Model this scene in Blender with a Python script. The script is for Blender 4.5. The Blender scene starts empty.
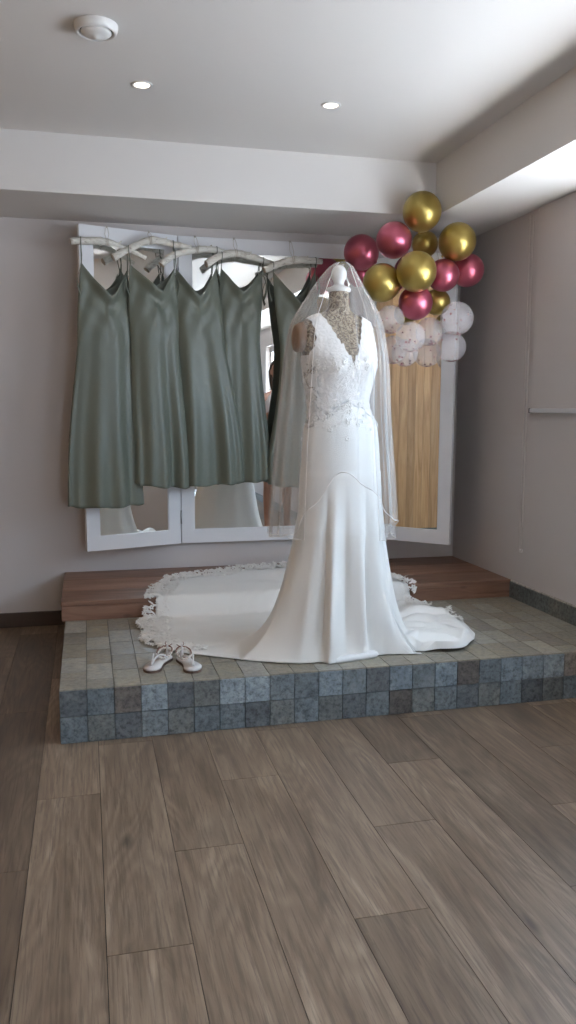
import bpy, bmesh, math, random
from mathutils import Vector, Matrix, noise
from mathutils.bvhtree import BVHTree
random.seed(7)
PI = math.pi
scn = bpy.context.scene
COL = scn.collection
sin, cos = math.sin, math.cos

# ------------------------------------------------------------------ camera
CAM = Vector((0, 0, 1.26))
F = Vector((0.23661595, 0.96355817, -0.12477395))
RR = Vector((0.97124306, -0.23806625, 0.00337342))
UU = Vector((0.02645398, 0.12198404, 0.99217946))
FPX = 820.88
def at(u, v, ax, val):
    d = F + RR*((u-288)/FPX) - UU*((v-512)/FPX)
    i = 'xyz'.index(ax)
    return CAM + d*((val-CAM[i])/d[i])
cd = bpy.data.cameras.new('camera'); cam = bpy.data.objects.new('camera', cd); COL.objects.link(cam)
cd.sensor_fit = 'VERTICAL'; cd.sensor_height = 24; cd.sensor_width = 24*576/1024; cd.lens = FPX/1024*24
m = Matrix((RR, UU, -F)).transposed().to_4x4(); m.translation = CAM; cam.matrix_world = m
cd.clip_start = 0.02
scn.camera = cam

# ------------------------------------------------------------------ dims
XR, XL, YW, YR = 2.308, -1.36, 4.882, -3.2
ZC, ZB, YB, XB = 2.568, 2.2925, 4.275, 1.862
ZP, ZS, YF, YS, PL = 0.2114, 0.3099, 3.0806, 4.113, -0.1235
TILE = 0.1011

# ------------------------------------------------------------------ helpers
def link(o, parent=None):
    COL.objects.link(o)
    if parent is not None: o.parent = parent
    return o
def tag(o, label=None, cat=None, group=None, kind=None):
    if label: o['label'] = label
    if cat: o['category'] = cat
    if group: o['group'] = group
    if kind: o['kind'] = kind
    return o
def empty(name, loc, rz=0):
    o = bpy.data.objects.new(name, None); o.location = loc; o.rotation_euler = (0, 0, rz); o.empty_display_size = .05
    return link(o)
def wparent(o, root):
    """parent o (built in world coordinates) to root, keeping it where it is"""
    o.parent = root
    o.matrix_parent_inverse = Matrix.LocRotScale(root.location, root.rotation_euler, None).inverted()
    return o
def obj(name, bm, mat, parent=None, smooth=True, world=False):
    me = bpy.data.meshes.new(name)
    bmesh.ops.recalc_face_normals(bm, faces=bm.faces) if False else None
    bm.to_mesh(me); bm.free()
    if smooth:
        for p in me.polygons: p.use_smooth = True
    for mm in (mat if isinstance(mat, (list, tuple)) else [mat]): me.materials.append(mm)
    o = bpy.data.objects.new(name, me)
    link(o)
    if parent is not None:
        if world: wparent(o, parent)
        else: o.parent = parent
    return o
def box(bm, x0, x1, y0, y1, z0, z1, bev=0, mi=0, attr=None, val=None):
    r = bmesh.ops.create_cube(bm, size=1, matrix=Matrix.LocRotScale(Vector(((x0+x1)/2, (y0+y1)/2, (z0+z1)/2)), None, Vector((x1-x0, y1-y0, z1-z0))))
    vs = r['verts']
    if bev:
        es = list({e for v in vs for e in v.link_edges})
        rb = bmesh.ops.bevel(bm, geom=es, offset=bev, segments=2, affect='EDGES', profile=.5)
        fs = list({f for v in rb['verts'] for f in v.link_faces} | set(rb['faces']))
        vs = list({v for f in fs for v in f.verts})
    fs = list({f for v in vs if v.is_valid for f in v.link_faces})
    for f in fs: f.material_index = mi
    if attr is not None:
        for f in fs:
            for l in f.loops: l[attr] = val
    return vs
def tube(bm, pts, rad, seg=8, cap=True, closed=False):
    pts = [Vector(p) for p in pts]; n = len(pts)
    rads = rad if isinstance(rad, (list, tuple)) else [rad]*n
    rings = []; ref = None
    for i, p in enumerate(pts):
        if closed: t = pts[(i+1) % n]-pts[i-1]
        else: t = pts[min(i+1, n-1)]-pts[max(i-1, 0)]
        if t.length < 1e-9: t = Vector((0, 0, 1))
        t.normalize()
        if ref is None:
            ref = t.orthogonal().normalized()
        ref = (ref - t*ref.dot(t))
        if ref.length < 1e-6: ref = t.orthogonal()
        ref.normalize(); b = t.cross(ref)
        rings.append([bm.verts.new(p+(ref*cos(2*PI*k/seg)+b*sin(2*PI*k/seg))*rads[i]) for k in range(seg)])
    for i in range(n if closed else n-1):
        a, b2 = rings[i], rings[(i+1) % n]
        for k in range(seg):
            bm.faces.new((a[k], a[(k+1) % seg], b2[(k+1) % seg], b2[k]))
    if cap and not closed:
        bm.faces.new(rings[0][::-1]); bm.faces.new(rings[-1])
    return rings
def lathe(bm, prof, seg=32, c=(0, 0, 0), cap=True):
    rings = [[bm.verts.new((c[0]+r*cos(2*PI*k/seg), c[1]+r*sin(2*PI*k/seg), c[2]+z)) for k in range(seg)] for r, z in prof]
    for a, b in zip(rings, rings[1:]):
        for k in range(seg): bm.faces.new((a[k], a[(k+1) % seg], b[(k+1) % seg], b[k]))
    if cap:
        bm.faces.new(rings[0][::-1]); bm.faces.new(rings[-1])
def grid(bm, rows, closed=False):
    vs = [[bm.verts.new(p) for p in r] for r in rows]
    n = len(rows[0])
    for a, b in zip(vs, vs[1:]):
        for k in range(n if closed else n-1):
            try: bm.faces.new((a[k], a[(k+1) % n], b[(k+1) % n], b[k]))
            except ValueError: pass
    return vs
def smooth(a, b, x):
    t = min(1, max(0, (x-a)/(b-a))); return t*t*(3-2*t)
def lerp(a, b, t): return a+(b-a)*t
def interp(tab, x):
    if x <= tab[0][0]: return tab[0][1:]
    for p, q in zip(tab, tab[1:]):
        if x <= q[0]:
            t = (x-p[0])/(q[0]-p[0]); return tuple(lerp(a, b, t) for a, b in zip(p[1:], q[1:]))
    return tab[-1][1:]
def cinterp(tab, x):
    """smooth (cubic hermite) version of interp"""
    n = len(tab)
    if x <= tab[0][0]: return tab[0][1:]
    if x >= tab[-1][0]: return tab[-1][1:]
    for i in range(n-1):
        if x <= tab[i+1][0]:
            p, q = tab[i], tab[i+1]; h = q[0]-p[0]; t = (x-p[0])/h
            pp = tab[max(i-1, 0)]; qq = tab[min(i+2, n-1)]
            out = []
            for k in range(1, len(p)):
                m0 = (q[k]-pp[k])/(q[0]-pp[0])*h; m1 = (qq[k]-p[k])/(qq[0]-p[0])*h
                out.append((2*t**3-3*t*t+1)*p[k]+(t**3-2*t*t+t)*m0+(-2*t**3+3*t*t)*q[k]+(t**3-t*t)*m1)
            return tuple(out)

# ------------------------------------------------------------------ materials
class NT:
    def __init__(s, name):
        s.m = bpy.data.materials.new(name); s.m.use_nodes = True; s.t = s.m.node_tree; s.t.nodes.clear()
        s.out = s.n('ShaderNodeOutputMaterial')
    def n(s, ty, **kw):
        nd = s.t.nodes.new(ty)
        for k, v in kw.items():
            if k.startswith('i_'): nd.inputs[k[2:].replace('_', ' ')].default_value = v
            else: setattr(nd, k, v)
        return nd
    def l(s, a, b): s.t.links.new(a, b)
    def bsdf(s, **kw):
        b = s.n('ShaderNodeBsdfPrincipled')
        for k, v in kw.items():
            k = k.replace('_', ' ')
            if k in b.inputs: b.inputs[k].default_value = v
        return b
    def ramp(s, fac, stops, interp='LINEAR'):
        r = s.n('ShaderNodeValToRGB'); r.color_ramp.interpolation = interp
        e = r.color_ramp.elements
        while len(e) < len(stops): e.new(.5)
        for el, (p, c) in zip(e, stops): el.position = p; el.color = c if len(c) == 4 else (*c, 1)
        s.l(fac, r.inputs[0]); return r
    def noise(s, vec, scale, detail=4, rough=.5, dist=0):
        nd = s.n('ShaderNodeTexNoise'); nd.inputs['Scale'].default_value = scale; nd.inputs['Detail'].default_value = detail
        nd.inputs['Roughness'].default_value = rough; nd.inputs['Distortion'].default_value = dist
        if vec is not None: s.l(vec, nd.inputs['Vector'])
        return nd
    def mapping(s, vec, scale=(1, 1, 1), loc=(0, 0, 0)):
        mp = s.n('ShaderNodeMapping'); mp.inputs['Scale'].default_value = scale; mp.inputs['Location'].default_value = loc
        s.l(vec, mp.inputs['Vector']); return mp.outputs[0]
    def mix(s, fac, a, b, bt='MIX'):
        nd = s.n('ShaderNodeMix', data_type='RGBA', blend_type=bt)
        for i, x in ((0, fac), (6, a), (7, b)):
            if hasattr(x, 'links'): s.l(x, nd.inputs[i])
            else: nd.inputs[i].default_value = x if (i == 0 or len(x) == 4) else (*x, 1)
        return nd.outputs[2]
    def math(s, op, a, b=0):
        nd = s.n('ShaderNodeMath', operation=op)
        for i, x in ((0, a), (1, b)):
            if hasattr(x, 'links'): s.l(x, nd.inputs[i])
            else: nd.inputs[i].default_value = x
        return nd.outputs[0]
    def bump(s, h, strength=.3, dist=.01):
        b = s.n('ShaderNodeBump'); b.inputs['Strength'].default_value = strength; b.inputs['Distance'].default_value = dist
        s.l(h, b.inputs['Height']); return b.outputs[0]
    def done(s, sh): s.l(sh, s.out.inputs[0]); return s.m

def plain(name, col, rough=.5, nscale=None, var=.06, bump=0, metal=0, sheen=0, spec=.5, coat=0):
    t = NT(name); b = t.bsdf(Roughness=rough, Metallic=metal, Sheen_Weight=sheen, Specular_IOR_Level=spec, Coat_Weight=coat)
    co = t.n('ShaderNodeTexCoord').outputs['Object']
    nz = t.noise(co, nscale or 6, 5)
    c = t.mix(nz.outputs[0], tuple(x*(1-var) for x in col), tuple(min(1, x*(1+var)) for x in col))
    t.l(c, b.inputs['Base Color'])
    if bump: t.l(t.bump(t.noise(co, (nscale or 6)*12, 3).outputs[0], bump, .002), b.inputs['Normal'])
    return t.done(b.outputs[0])

M = {}
M['wall'] = plain('painted_plaster', (.60, .56, .55), .75, 2.0, .025, .05)
M['wall_white'] = plain('white_plaster', (.71, .69, .675), .8, 2.0, .02, .04)
M['frame'] = plain('white_frame_paint', (.76, .76, .785), .42, 8, .02, .04)
M['white_plastic'] = plain('white_plastic', (.72, .71, .70), .35, 5, .02)
M['dark_gap'] = plain('dark_gap', (.03, .028, .026), .8)
M['window_frame'] = plain('window_frame_paint', (.8, .8, .8), .4)
M['steel'] = plain('brushed_steel', (.45, .45, .46), .35, 30, .05, metal=1)
M['rail'] = plain('satin_aluminium', (.74, .74, .76), .3, 30, .03, metal=.4)
M['cord'] = plain('white_cord', (.62, .58, .55), .7)
M['grout'] = plain('grout', (.16, .165, .16), .9, 40, .1)
M['darkwood_base'] = plain('dark_baseboard_wood', (.075, .052, .042), .5, 15, .2)
M['twine'] = plain('jute_twine', (.5, .45, .38), .9, 60, .2, .3)
M['black'] = plain('black_plastic', (.02, .02, .022), .4)

def wood_floor():
    t = NT('oak_look_planks'); b = t.bsdf(Roughness=.4, Specular_IOR_Level=.5)
    co = t.n('ShaderNodeTexCoord').outputs['Object']
    at_ = t.n('ShaderNodeAttribute', attribute_name='rnd').outputs['Color']
    sep = t.n('ShaderNodeSeparateColor'); t.l(at_, sep.inputs[0])
    off = t.n('ShaderNodeVectorMath', operation='SCALE'); t.l(at_, off.inputs[0]); off.inputs['Scale'].default_value = 37
    add = t.n('ShaderNodeVectorMath', operation='ADD'); t.l(co, add.inputs[0]); t.l(off.outputs[0], add.inputs[1])
    v = t.mapping(add.outputs[0], (9, .9, 1))
    n1 = t.noise(v, 1.4, 8, .62, 1.1)
    v2 = t.mapping(add.outputs[0], (60, 2.2, 1)); n2 = t.noise(v2, 2.2, 6, .7, .4)
    v3 = t.mapping(add.outputs[0], (4.2, .8, 1)); n3 = t.noise(v3, 1.0, 2, .45, .3)
    # cathedral rings
    w = t.math('SINE', t.math('MULTIPLY', n3.outputs[0], 120)); w = t.math('ADD', t.math('MULTIPLY', w, .5), .5)
    base = t.ramp(n1.outputs[0], [(.28, (.10, .067, .044)), (.42, (.180, .130, .090)), (.58, (.255, .192, .138)), (.75, (.36, .285, .215))]).outputs[0]
    c = t.mix(t.math('MULTIPLY', t.ramp(n2.outputs[0], [(.40, (1, 1, 1)), (.50, (0, 0, 0))]).outputs[0], .5), base, (.085, .06, .047))
    c = t.mix(t.math('MULTIPLY', w, .30), c, (.10, .068, .05))
    # knots
    vk = t.n('ShaderNodeTexVoronoi'); vk.inputs['Scale'].default_value = 1.5; t.l(t.mapping(add.outputs[0], (2.2, .9, 1)), vk.inputs['Vector'])
    k = t.ramp(vk.outputs['Distance'], [(.02, (1, 1, 1)), (.075, (0, 0, 0))]).outputs[0]
    c = t.mix(t.math('MULTIPLY', k, .6), c, (.045, .03, .024))
    tone = t.ramp(sep.outputs[0], [(0, (.68, .65, .62)), (.5, (1, .975, .95)), (1, (1.30, 1.28, 1.25))]).outputs[0]
    c = t.mix(1, c, tone, 'MULTIPLY')
    t.l(c, b.inputs['Base Color'])
    r = t.ramp(n1.outputs[0], [(.3, (.36,)*3), (.7, (.5,)*3)]).outputs[0]; t.l(r, b.inputs['Roughness'])
    t.l(t.bump(n2.outputs[0], .12, .002), b.inputs['Normal'])
    return t.done(b.outputs[0])
M['floor'] = wood_floor()

def stained(name, dark, mid, light, axis='x', rough=.42):
    t = NT(name); b = t.bsdf(Roughness=rough)
    co = t.n('ShaderNodeTexCoord').outputs['Object']
    at_ = t.n('ShaderNodeAttribute', attribute_name='rnd').outputs['Color']
    off = t.n('ShaderNodeVectorMath', operation='SCALE'); t.l(at_, off.inputs[0]); off.inputs['Scale'].default_value = 23
    add = t.n('ShaderNodeVectorMath', operation='ADD'); t.l(co, add.inputs[0]); t.l(off.outputs[0], add.inputs[1])
    sc = {'x': (1.2, 14, 14), 'z': (12, 12, .9)}[axis]
    n1 = t.noise(t.mapping(add.outputs[0], sc), 1.3, 7, .6, 1.2)
    n2 = t.noise(t.mapping(add.outputs[0], tuple(q*4 for q in sc)), 2, 4, .6, .3)
    c = t.ramp(n1.outputs[0], [(.3, dark), (.5, mid), (.72, light)]).outputs[0]
    c = t.mix(t.math('MULTIPLY', n2.outputs[0], .35), c, dark)
    vk = t.n('ShaderNodeTexVoronoi'); vk.inputs['Scale'].default_value = 3.2
    t.l(t.mapping(add.outputs[0], {'x': (.8, 2, 2), 'z': (2, 2, .7)}[axis]), vk.inputs['Vector'])
    k = t.ramp(vk.outputs['Distance'], [(.03, (1, 1, 1)), (.09, (0, 0, 0))]).outputs[0]
    c = t.mix(t.math('MULTIPLY', k, .7), c, tuple(q*.35 for q in dark))
    sepn = t.n('ShaderNodeSeparateColor'); t.l(at_, sepn.inputs[0])
    c = t.mix(1, c, t.ramp(sepn.outputs[1], [(0, (.82, .8, .78)), (1, (1.18, 1.18, 1.18))]).outputs[0], 'MULTIPLY')
    t.l(c, b.inputs['Base Color']); t.l(t.bump(n2.outputs[0], .15, .002), b.inputs['Normal'])
    return t.done(b.outputs[0])
M['step_wood'] = stained('red_brown_stained_timber', (.14, .066, .040), (.255, .135, .088), (.35, .205, .14))
M['pine'] = stained('pine_cladding', (.42, .215, .085), (.60, .345, .155), (.74, .47, .24), 'z', .5)

def slate(nm='slate_tile', k=1.0):
    t = NT(nm); b = t.bsdf(Roughness=.5)
    co = t.n('ShaderNodeTexCoord').outputs['Object']
    at_ = t.n('ShaderNodeAttribute', attribute_name='rnd').outputs['Color']
    off = t.n('ShaderNodeVectorMath', operation='SCALE'); t.l(at_, off.inputs[0]); off.inputs['Scale'].default_value = 51
    add = t.n('ShaderNodeVectorMath', operation='ADD'); t.l(co, add.inputs[0]); t.l(off.outputs[0], add.inputs[1])
    n1 = t.noise(add.outputs[0], 55, 6, .75); n2 = t.noise(add.outputs[0], 14, 5, .6, .8)
    c = t.mix(1, at_, t.ramp(n1.outputs[0], [(.36, (1-.58*k,)*3), (.5, (1, 1, 1)), (.66, (1+.35*k,)*3)]).outputs[0], 'MULTIPLY')
    c = t.mix(1, c, t.ramp(n2.outputs[0], [(.3, (.72, .74, .76)), (.5, (1, 1, 1)), (.75, (1.28, 1.22, 1.14))]).outputs[0], 'MULTIPLY')
    t.l(c, b.inputs['Base Color'])
    r = t.ramp(n2.outputs[0], [(.3, (.36,)*3), (.7, (.6,)*3)]).outputs[0]; t.l(r, b.inputs['Roughness'])
    t.l(t.bump(n1.outputs[0], .35, .003), b.inputs['Normal'])
    return t.done(b.outputs[0])
M['slate'] = slate(); M['slate_top'] = slate('slate_paver', .45)

def mirror_mat():
    t = NT('silvered_mirror'); b = t.bsdf(Metallic=1, Roughness=.0); b.inputs['Base Color'].default_value = (.86, .87, .86, 1)
    return t.done(b.outputs[0])
M['mirror'] = mirror_mat()

def satin(name, col, rough=.38, sheen=.25, wscale=900, aniso=.0):
    t = NT(name); b = t.bsdf(Roughness=rough, Sheen_Weight=sheen, Sheen_Roughness=.4)
    co = t.n('ShaderNodeTexCoord').outputs['Object']
    nz = t.noise(co, 3, 3)
    c = t.mix(nz.outputs[0], tuple(x*.96 for x in col), tuple(min(1, x*1.04) for x in col)); t.l(c, b.inputs['Base Color'])
    n2 = t.noise(t.mapping(co, (30, 30, 5)), 3, 4)
    t.l(t.bump(n2.outputs[0], .06, .004), b.inputs['Normal'])
    return t.done(b.outputs[0])
M['sage'] = satin('sage_green_satin', (.150, .165, .132), .42, .12)
M['ivory'] = satin('ivory_crepe', (.80, .79, .765), .48, .3)

def lace_mat(name, base, sheer):
    """embroidered lace: dense leaf-like motifs; where sheer the net between motifs is see-through"""
    t = NT(name); b = t.bsdf(Roughness=.75, Sheen_Weight=.3); b.inputs['Base Color'].default_value = (*base, 1)
    co = t.n('ShaderNodeTexCoord').outputs['Object']
    wob = t.noise(co, 26, 3)
    mv = t.n('ShaderNodeVectorMath', operation='SCALE'); t.l(wob.outputs['Color'], mv.inputs[0]); mv.inputs['Scale'].default_value = .02
    ad = t.n('ShaderNodeVectorMath', operation='ADD'); t.l(co, ad.inputs[0]); t.l(mv.outputs[0], ad.inputs[1])
    vo = t.n('ShaderNodeTexVoronoi', feature='DISTANCE_TO_EDGE'); vo.inputs['Scale'].default_value = 42; t.l(ad.outputs[0], vo.inputs['Vector'])
    t.l(t.bump(vo.outputs['Distance'], .45, .006), b.inputs['Normal'])
    if not sheer: return t.done(b.outputs[0])
    mask = t.n('ShaderNodeAttribute', attribute_name='sheer').outputs['Fac']
    n3 = t.noise(co, 30, 3, .6, .7)
    hole = t.ramp(n3.outputs[0], [(.50, (0, 0, 0)), (.54, (1, 1, 1))]).outputs[0]
    tr = t.n('ShaderNodeBsdfTransparent'); mx = t.n('ShaderNodeMixShader')
    over = t.math('MAXIMUM', t.math('SUBTRACT', mask, 1), 0)
    m1_ = t.math('MULTIPLY', t.math('MINIMUM', mask, 1), t.math('MULTIPLY', hole, .85))
    t.l(t.math('MINIMUM', t.math('ADD', m1_, t.math('MULTIPLY', over, 1.2)), 1), mx.inputs[0]); t.l(b.outputs[0], mx.inputs[1]); t.l(tr.outputs[0], mx.inputs[2])
    return t.done(mx.outputs[0])
M['lace'] = lace_mat('bridal_lace', (.80, .78, .765), True)
M['lace_solid'] = lace_mat('bridal_lace_petals', (.80, .78, .75), False)

def formlace():
    t = NT('gold_lace_over_beige'); b = t.bsdf(Roughness=.6)
    co = t.n('ShaderNodeTexCoord').outputs['Object']
    n = t.noise(co, 42, 4, .6, 2.2); v = t.n('ShaderNodeTexVoronoi', feature='DISTANCE_TO_EDGE'); v.inputs['Scale'].default_value = 60; t.l(co, v.inputs['Vector'])
    c = t.ramp(n.outputs[0], [(.40, (.11, .075, .05)), (.5, (.24, .18, .125)), (.56, (.50, .42, .31)), (.64, (.20, .145, .10))]).outputs[0]
    t.l(c, b.inputs['Base Color']); t.l(t.bump(n.outputs[0], .5, .005), b.inputs['Normal'])
    return t.done(b.outputs[0])
M['formlace'] = formlace()
M['formbeige'] = plain('beige_form_jersey', (.25, .165, .115), .85, 20, .12, .2)

def veil_mat():
    t = NT('ivory_tulle'); d = t.n('ShaderNodeBsdfDiffuse'); d.inputs['Color'].default_value = (.88, .84, .81, 1)
    tl = t.n('ShaderNodeBsdfTranslucent'); tl.inputs['Color'].default_value = (.88, .84, .81, 1)
    m1 = t.n('ShaderNodeMixShader'); m1.inputs[0].default_value = .4; t.l(d.outputs[0], m1.inputs[1]); t.l(tl.outputs[0], m1.inputs[2])
    tr = t.n('ShaderNodeBsdfTransparent'); lw = t.n('ShaderNodeLayerWeight'); lw.inputs['Blend'].default_value = .25
    a = t.math('ADD', t.math('MULTIPLY', t.math('POWER', lw.outputs['Facing'], 2.2), .60), .11)
    mx = t.n('ShaderNodeMixShader'); t.l(a, mx.inputs[0]); t.l(tr.outputs[0], mx.inputs[1]); t.l(m1.outputs[0], mx.inputs[2])
    return t.done(mx.outputs[0])
M['veil'] = veil_mat()
M['veil_edge'] = plain('veil_satin_edge', (.80, .76, .73), .6)

def chrome(name, col):
    t = NT(name); b = t.bsdf(Metallic=.85, Roughness=.33, Coat_Weight=.25, Coat_Roughness=.08)
    co = t.n('ShaderNodeTexCoord').outputs['Object']; nz = t.noise(co, 3, 3)
    t.l(t.mix(nz.outputs[0], tuple(x*.92 for x in col), tuple(x*1.08 for x in col)), b.inputs['Base Color'])
    return t.done(b.outputs[0])
M['gold'] = chrome('gold_chrome_latex', (.46, .34, .095))
M['rose'] = chrome('rose_chrome_latex', (.54, .13, .19))
def clear_latex():
    t = NT('clear_white_latex'); b = t.bsdf(Roughness=.16, Transmission_Weight=0.0, Coat_Weight=.4); b.inputs['Base Color'].default_value = (.84, .78, .79, 1)
    tr = t.n('ShaderNodeBsdfTransparent'); lw = t.n('ShaderNodeLayerWeight'); lw.inputs['Blend'].default_value = .4
    a = t.math('ADD', t.math('MULTIPLY', lw.outputs['Facing'], .0), .29)
    mx = t.n('ShaderNodeMixShader'); t.l(a, mx.inputs[0]); t.l(tr.outputs[0], mx.inputs[1]); t.l(b.outputs[0], mx.inputs[2])
    return t.done(mx.outputs[0])
M['clear'] = clear_latex()
M['confetti'] = plain('rose_confetti_foil', (.35, .08, .10), .35, 40, .2, metal=.3)

def driftwood():
    t = NT('whitewashed_driftwood'); b = t.bsdf(Roughness=.8)
    co = t.n('ShaderNodeTexCoord').outputs['Object']
    n = t.noise(t.mapping(co, (6, 60, 60)), 2, 5, .65, .5)
    n2 = t.noise(co, 14, 4)
    c = t.ramp(n.outputs[0], [(.30, (.32, .27, .21)), (.42, (.66, .63, .57)), (.7, (.80, .78, .73))]).outputs[0]
    c = t.mix(t.ramp(n2.outputs[0], [(.58, (0, 0, 0)), (.7, (.6,)*3)]).outputs[0], c, (.34, .26, .19))
    t.l(c, b.inputs['Base Color']); t.l(t.bump(n.outputs[0], .6, .004), b.inputs['Normal'])
    return t.done(b.outputs[0])
M['driftwood'] = driftwood()
M['cutend'] = plain('brown_cut_end', (.42, .33, .25), .8, 60, .3)
M['shoe'] = plain('pearly_white_leather', (.68, .65, .64), .35, 30, .05, coat=.2)
M['sole'] = plain('brown_shoe_sole', (.12, .07, .05), .6)
M['pearl'] = plain('pearl_bead', (.78, .72, .66), .2, 20, .05, coat=.5)
M['strap'] = plain('copper_brown_strap', (.22, .10, .07), .4, 30, .1)
M['skin'] = plain('skin', (.45, .25, .18), .5, 12, .06)
M['hair'] = plain('dark_brown_hair', (.05, .03, .02), .5, 60, .3)
M['garment'] = plain('pale_cotton_top', (.55, .50, .48), .8, 20, .05)
M['shorts'] = plain('dark_shorts', (.06, .07, .09), .8, 20, .1)
def lamp_mat():
    t = NT('lit_downlight_lens'); e = t.n('ShaderNodeEmission'); e.inputs['Color'].default_value = (1, .84, .68, 1); e.inputs['Strength'].default_value = .8
    return t.done(e.outputs[0])
M['lamp'] = lamp_mat()
def blind_mat():
    t = NT('blackout_blind_fabric'); b = t.bsdf(Roughness=.8)
    co = t.n('ShaderNodeTexCoord').outputs['Object']
    nz = t.noise(t.mapping(co, (300, 300, 300)), 2, 2); t.l(t.mix(nz.outputs[0], (.58, .54, .53), (.64, .60, .59)), b.inputs['Base Color'])
    t.l(t.bump(nz.outputs[0], .1, .001), b.inputs['Normal']); return t.done(b.outputs[0])
M['blind'] = blind_mat()

def struct(name, bm, mat, smooth_=False):
    o = obj(name, bm, mat, smooth=smooth_); o['kind'] = 'structure'; return o

# ------------------------------------------------------------------ room shell
# floor: individual planks laid lengthwise, one mesh
bm = bmesh.new(); at_rnd = bm.loops.layers.float_color.new('rnd')
box(bm, XL-.1, XR+.1, YR-.1, YW+.1, -.08, -.004, mi=1, attr=at_rnd, val=(0, 0, 0, 1))
W_, X0 = .2009, .0151
tones = {(0, 0): .15, (0, 1): .62, (1, 0): .55, (1, 1): .28}
k0 = int(math.floor((XL-X0)/W_)); k1 = int(math.ceil((XR-X0)/W_))
for k in range(k0, k1):
    xa = max(X0+k*W_, XL); xb = min(X0+(k+1)*W_, XR)
    y = {0: 1.806, 1: 2.225, 2: 2.640}[k % 3] - 1.235*6
    while y < YW:
        ya, yb = max(y, YR), min(y+1.235, YW)
        if yb-ya > .02:
            r1 = random.random()
            box(bm, xa+.0009, xb-.0009, ya+.0009, yb-.0009, -.004, 0, attr=at_rnd, val=(r1, random.random(), random.random(), 1))
        y += 1.235
struct('floor', bm, [M['floor'], M['dark_gap']])

bm = bmesh.new(); box(bm, XL-.15, XR+.15, YR-.15, YW+.15, ZC, ZC+.12)
struct('ceiling', bm, M['wall_white'])
bm = bmesh.new(); box(bm, XL-.15, XR+.15, YW, YW+.15, -.08, ZC)
struct('wall_back', bm, M['wall'])
# left wall clad in vertical pine boards
bm = bmesh.new(); rl = bm.loops.layers.float_color.new('rnd')
box(bm, XL-.15, XL-.012, YR-.15, YW+.15, -.08, ZC, mi=1, attr=rl, val=(0, 0, 0, 1))
y = YR
while y < YW:
    w = random.uniform(.080, .098)
    box(bm, XL-.013, XL, y+.0015, min(y+w, YW)-.0015, .0, ZC-.001, attr=rl, val=(random.random(), random.random(), random.random(), 1))
    y += w
struct('wall_left', bm, [M['pine'], M['dark_gap']])

# right wall with a long window opening beside the camera, and rear wall with an added opening for frontal fill light
WY0, WY1, WZ0, WZ1 = -.93, 3.47, 1.13, 2.06
bm = bmesh.new()
box(bm, XR, XR+.2, YR-.15, WY0, -.08, ZC); box(bm, XR, XR+.2, WY1, YW+.15, -.08, ZC)
box(bm, XR, XR+.2, WY0, WY1, -.08, WZ0); box(bm, XR, XR+.2, WY0, WY1, WZ1, ZC)
struct('wall_right', bm, M['wall'])
RX0, RX1, RZ0, RZ1 = .95, 1.95, .05, 2.1
bm = bmesh.new()
box(bm, XL-.15, RX0, YR-.2, YR, -.08, ZC); box(bm, RX1, XR+.2, YR-.2, YR, -.08, ZC)
box(bm, RX0, RX1, YR-.2, YR, RZ1, ZC); box(bm, RX0, RX1, YR-.2, YR, -.08, RZ0)
struct('wall_rear', bm, M['wall'])
def glass_mat():
    t = NT('window_glass'); tr = t.n('ShaderNodeBsdfTransparent'); g = t.n('ShaderNodeBsdfGlossy'); g.inputs['Roughness'].default_value = 0
    mx = t.n('ShaderNodeMixShader'); mx.inputs[0].default_value = .05; t.l(tr.outputs[0], mx.inputs[1]); t.l(g.outputs[0], mx.inputs[2]); return t.done(mx.outputs[0])
M['glass'] = glass_mat()
bm = bmesh.new()
fx0, fx1 = XR+.06, XR+.12
ys = [WY0, WY0+1.466, WY0+2.93, WY1]
box(bm, fx0, fx1, WY0, WY1, WZ0, WZ0+.07); box(bm, fx0, fx1, WY0, WY1, WZ1-.07, WZ1)
for yy in ys:
    a = min(max(yy, WY0+.035), WY1-.035); box(bm, fx0, fx1, a-.035, a+.035, WZ0+.07, WZ1-.07)
wn = struct('window_1', bm, M['window_frame'])
bm = bmesh.new(); box(bm, XR-.05, XR+.199, WY0+.001, WY1-.001, WZ0+.001, WZ0+.022, .004); o = obj('sill', bm, M['window_frame'], wn, False)
bm = bmesh.new(); box(bm, fx0+.025, fx0+.031, WY0+.02, WY1-.02, WZ0+.05, WZ1-.05); obj('glass_pane', bm, M['glass'], wn, False)
bm = bmesh.new()
for xx in (RX0+.04, (RX0+RX1)/2, RX1-.04): box(bm, xx-.04, xx+.04, YR-.14, YR-.08, RZ0+.08, RZ1-.08)
box(bm, RX0, RX1, YR-.14, YR-.08, RZ0, RZ0+.08); box(bm, RX0, RX1, YR-.14, YR-.08, RZ1-.08, RZ1)
dn = struct('added_fill_window', bm, M['window_frame'])  # unseen rear window, added to let in fill light from the front
bm = bmesh.new(); box(bm, RX0+.03, RX1-.03, YR-.113, YR-.107, RZ0+.05, RZ1-.05); obj('glass_pane', bm, M['glass'], dn, False)

# bulkheads under the ceiling (back and right) with the small cove strip on the right one
bm = bmesh.new(); box(bm, XL, XR, YB, YW, ZB, ZC)
struct('trim_1', bm, M['wall_white'])
bm = bmesh.new()
pr = [(XR, ZB), (XB, ZB), (XB, ZC), (XR, ZC)]
a = [bm.verts.new((x, YR, z)) for x, z in pr]; b_ = [bm.verts.new((x, YB, z)) for x, z in pr]
for i in range(4): bm.faces.new((a[i], a[(i+1) % 4], b_[(i+1) % 4], b_[i]))
bm.faces.new(a[::-1]); bm.faces.new(b_)
struct('trim_2', bm, M['wall_white'])

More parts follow.
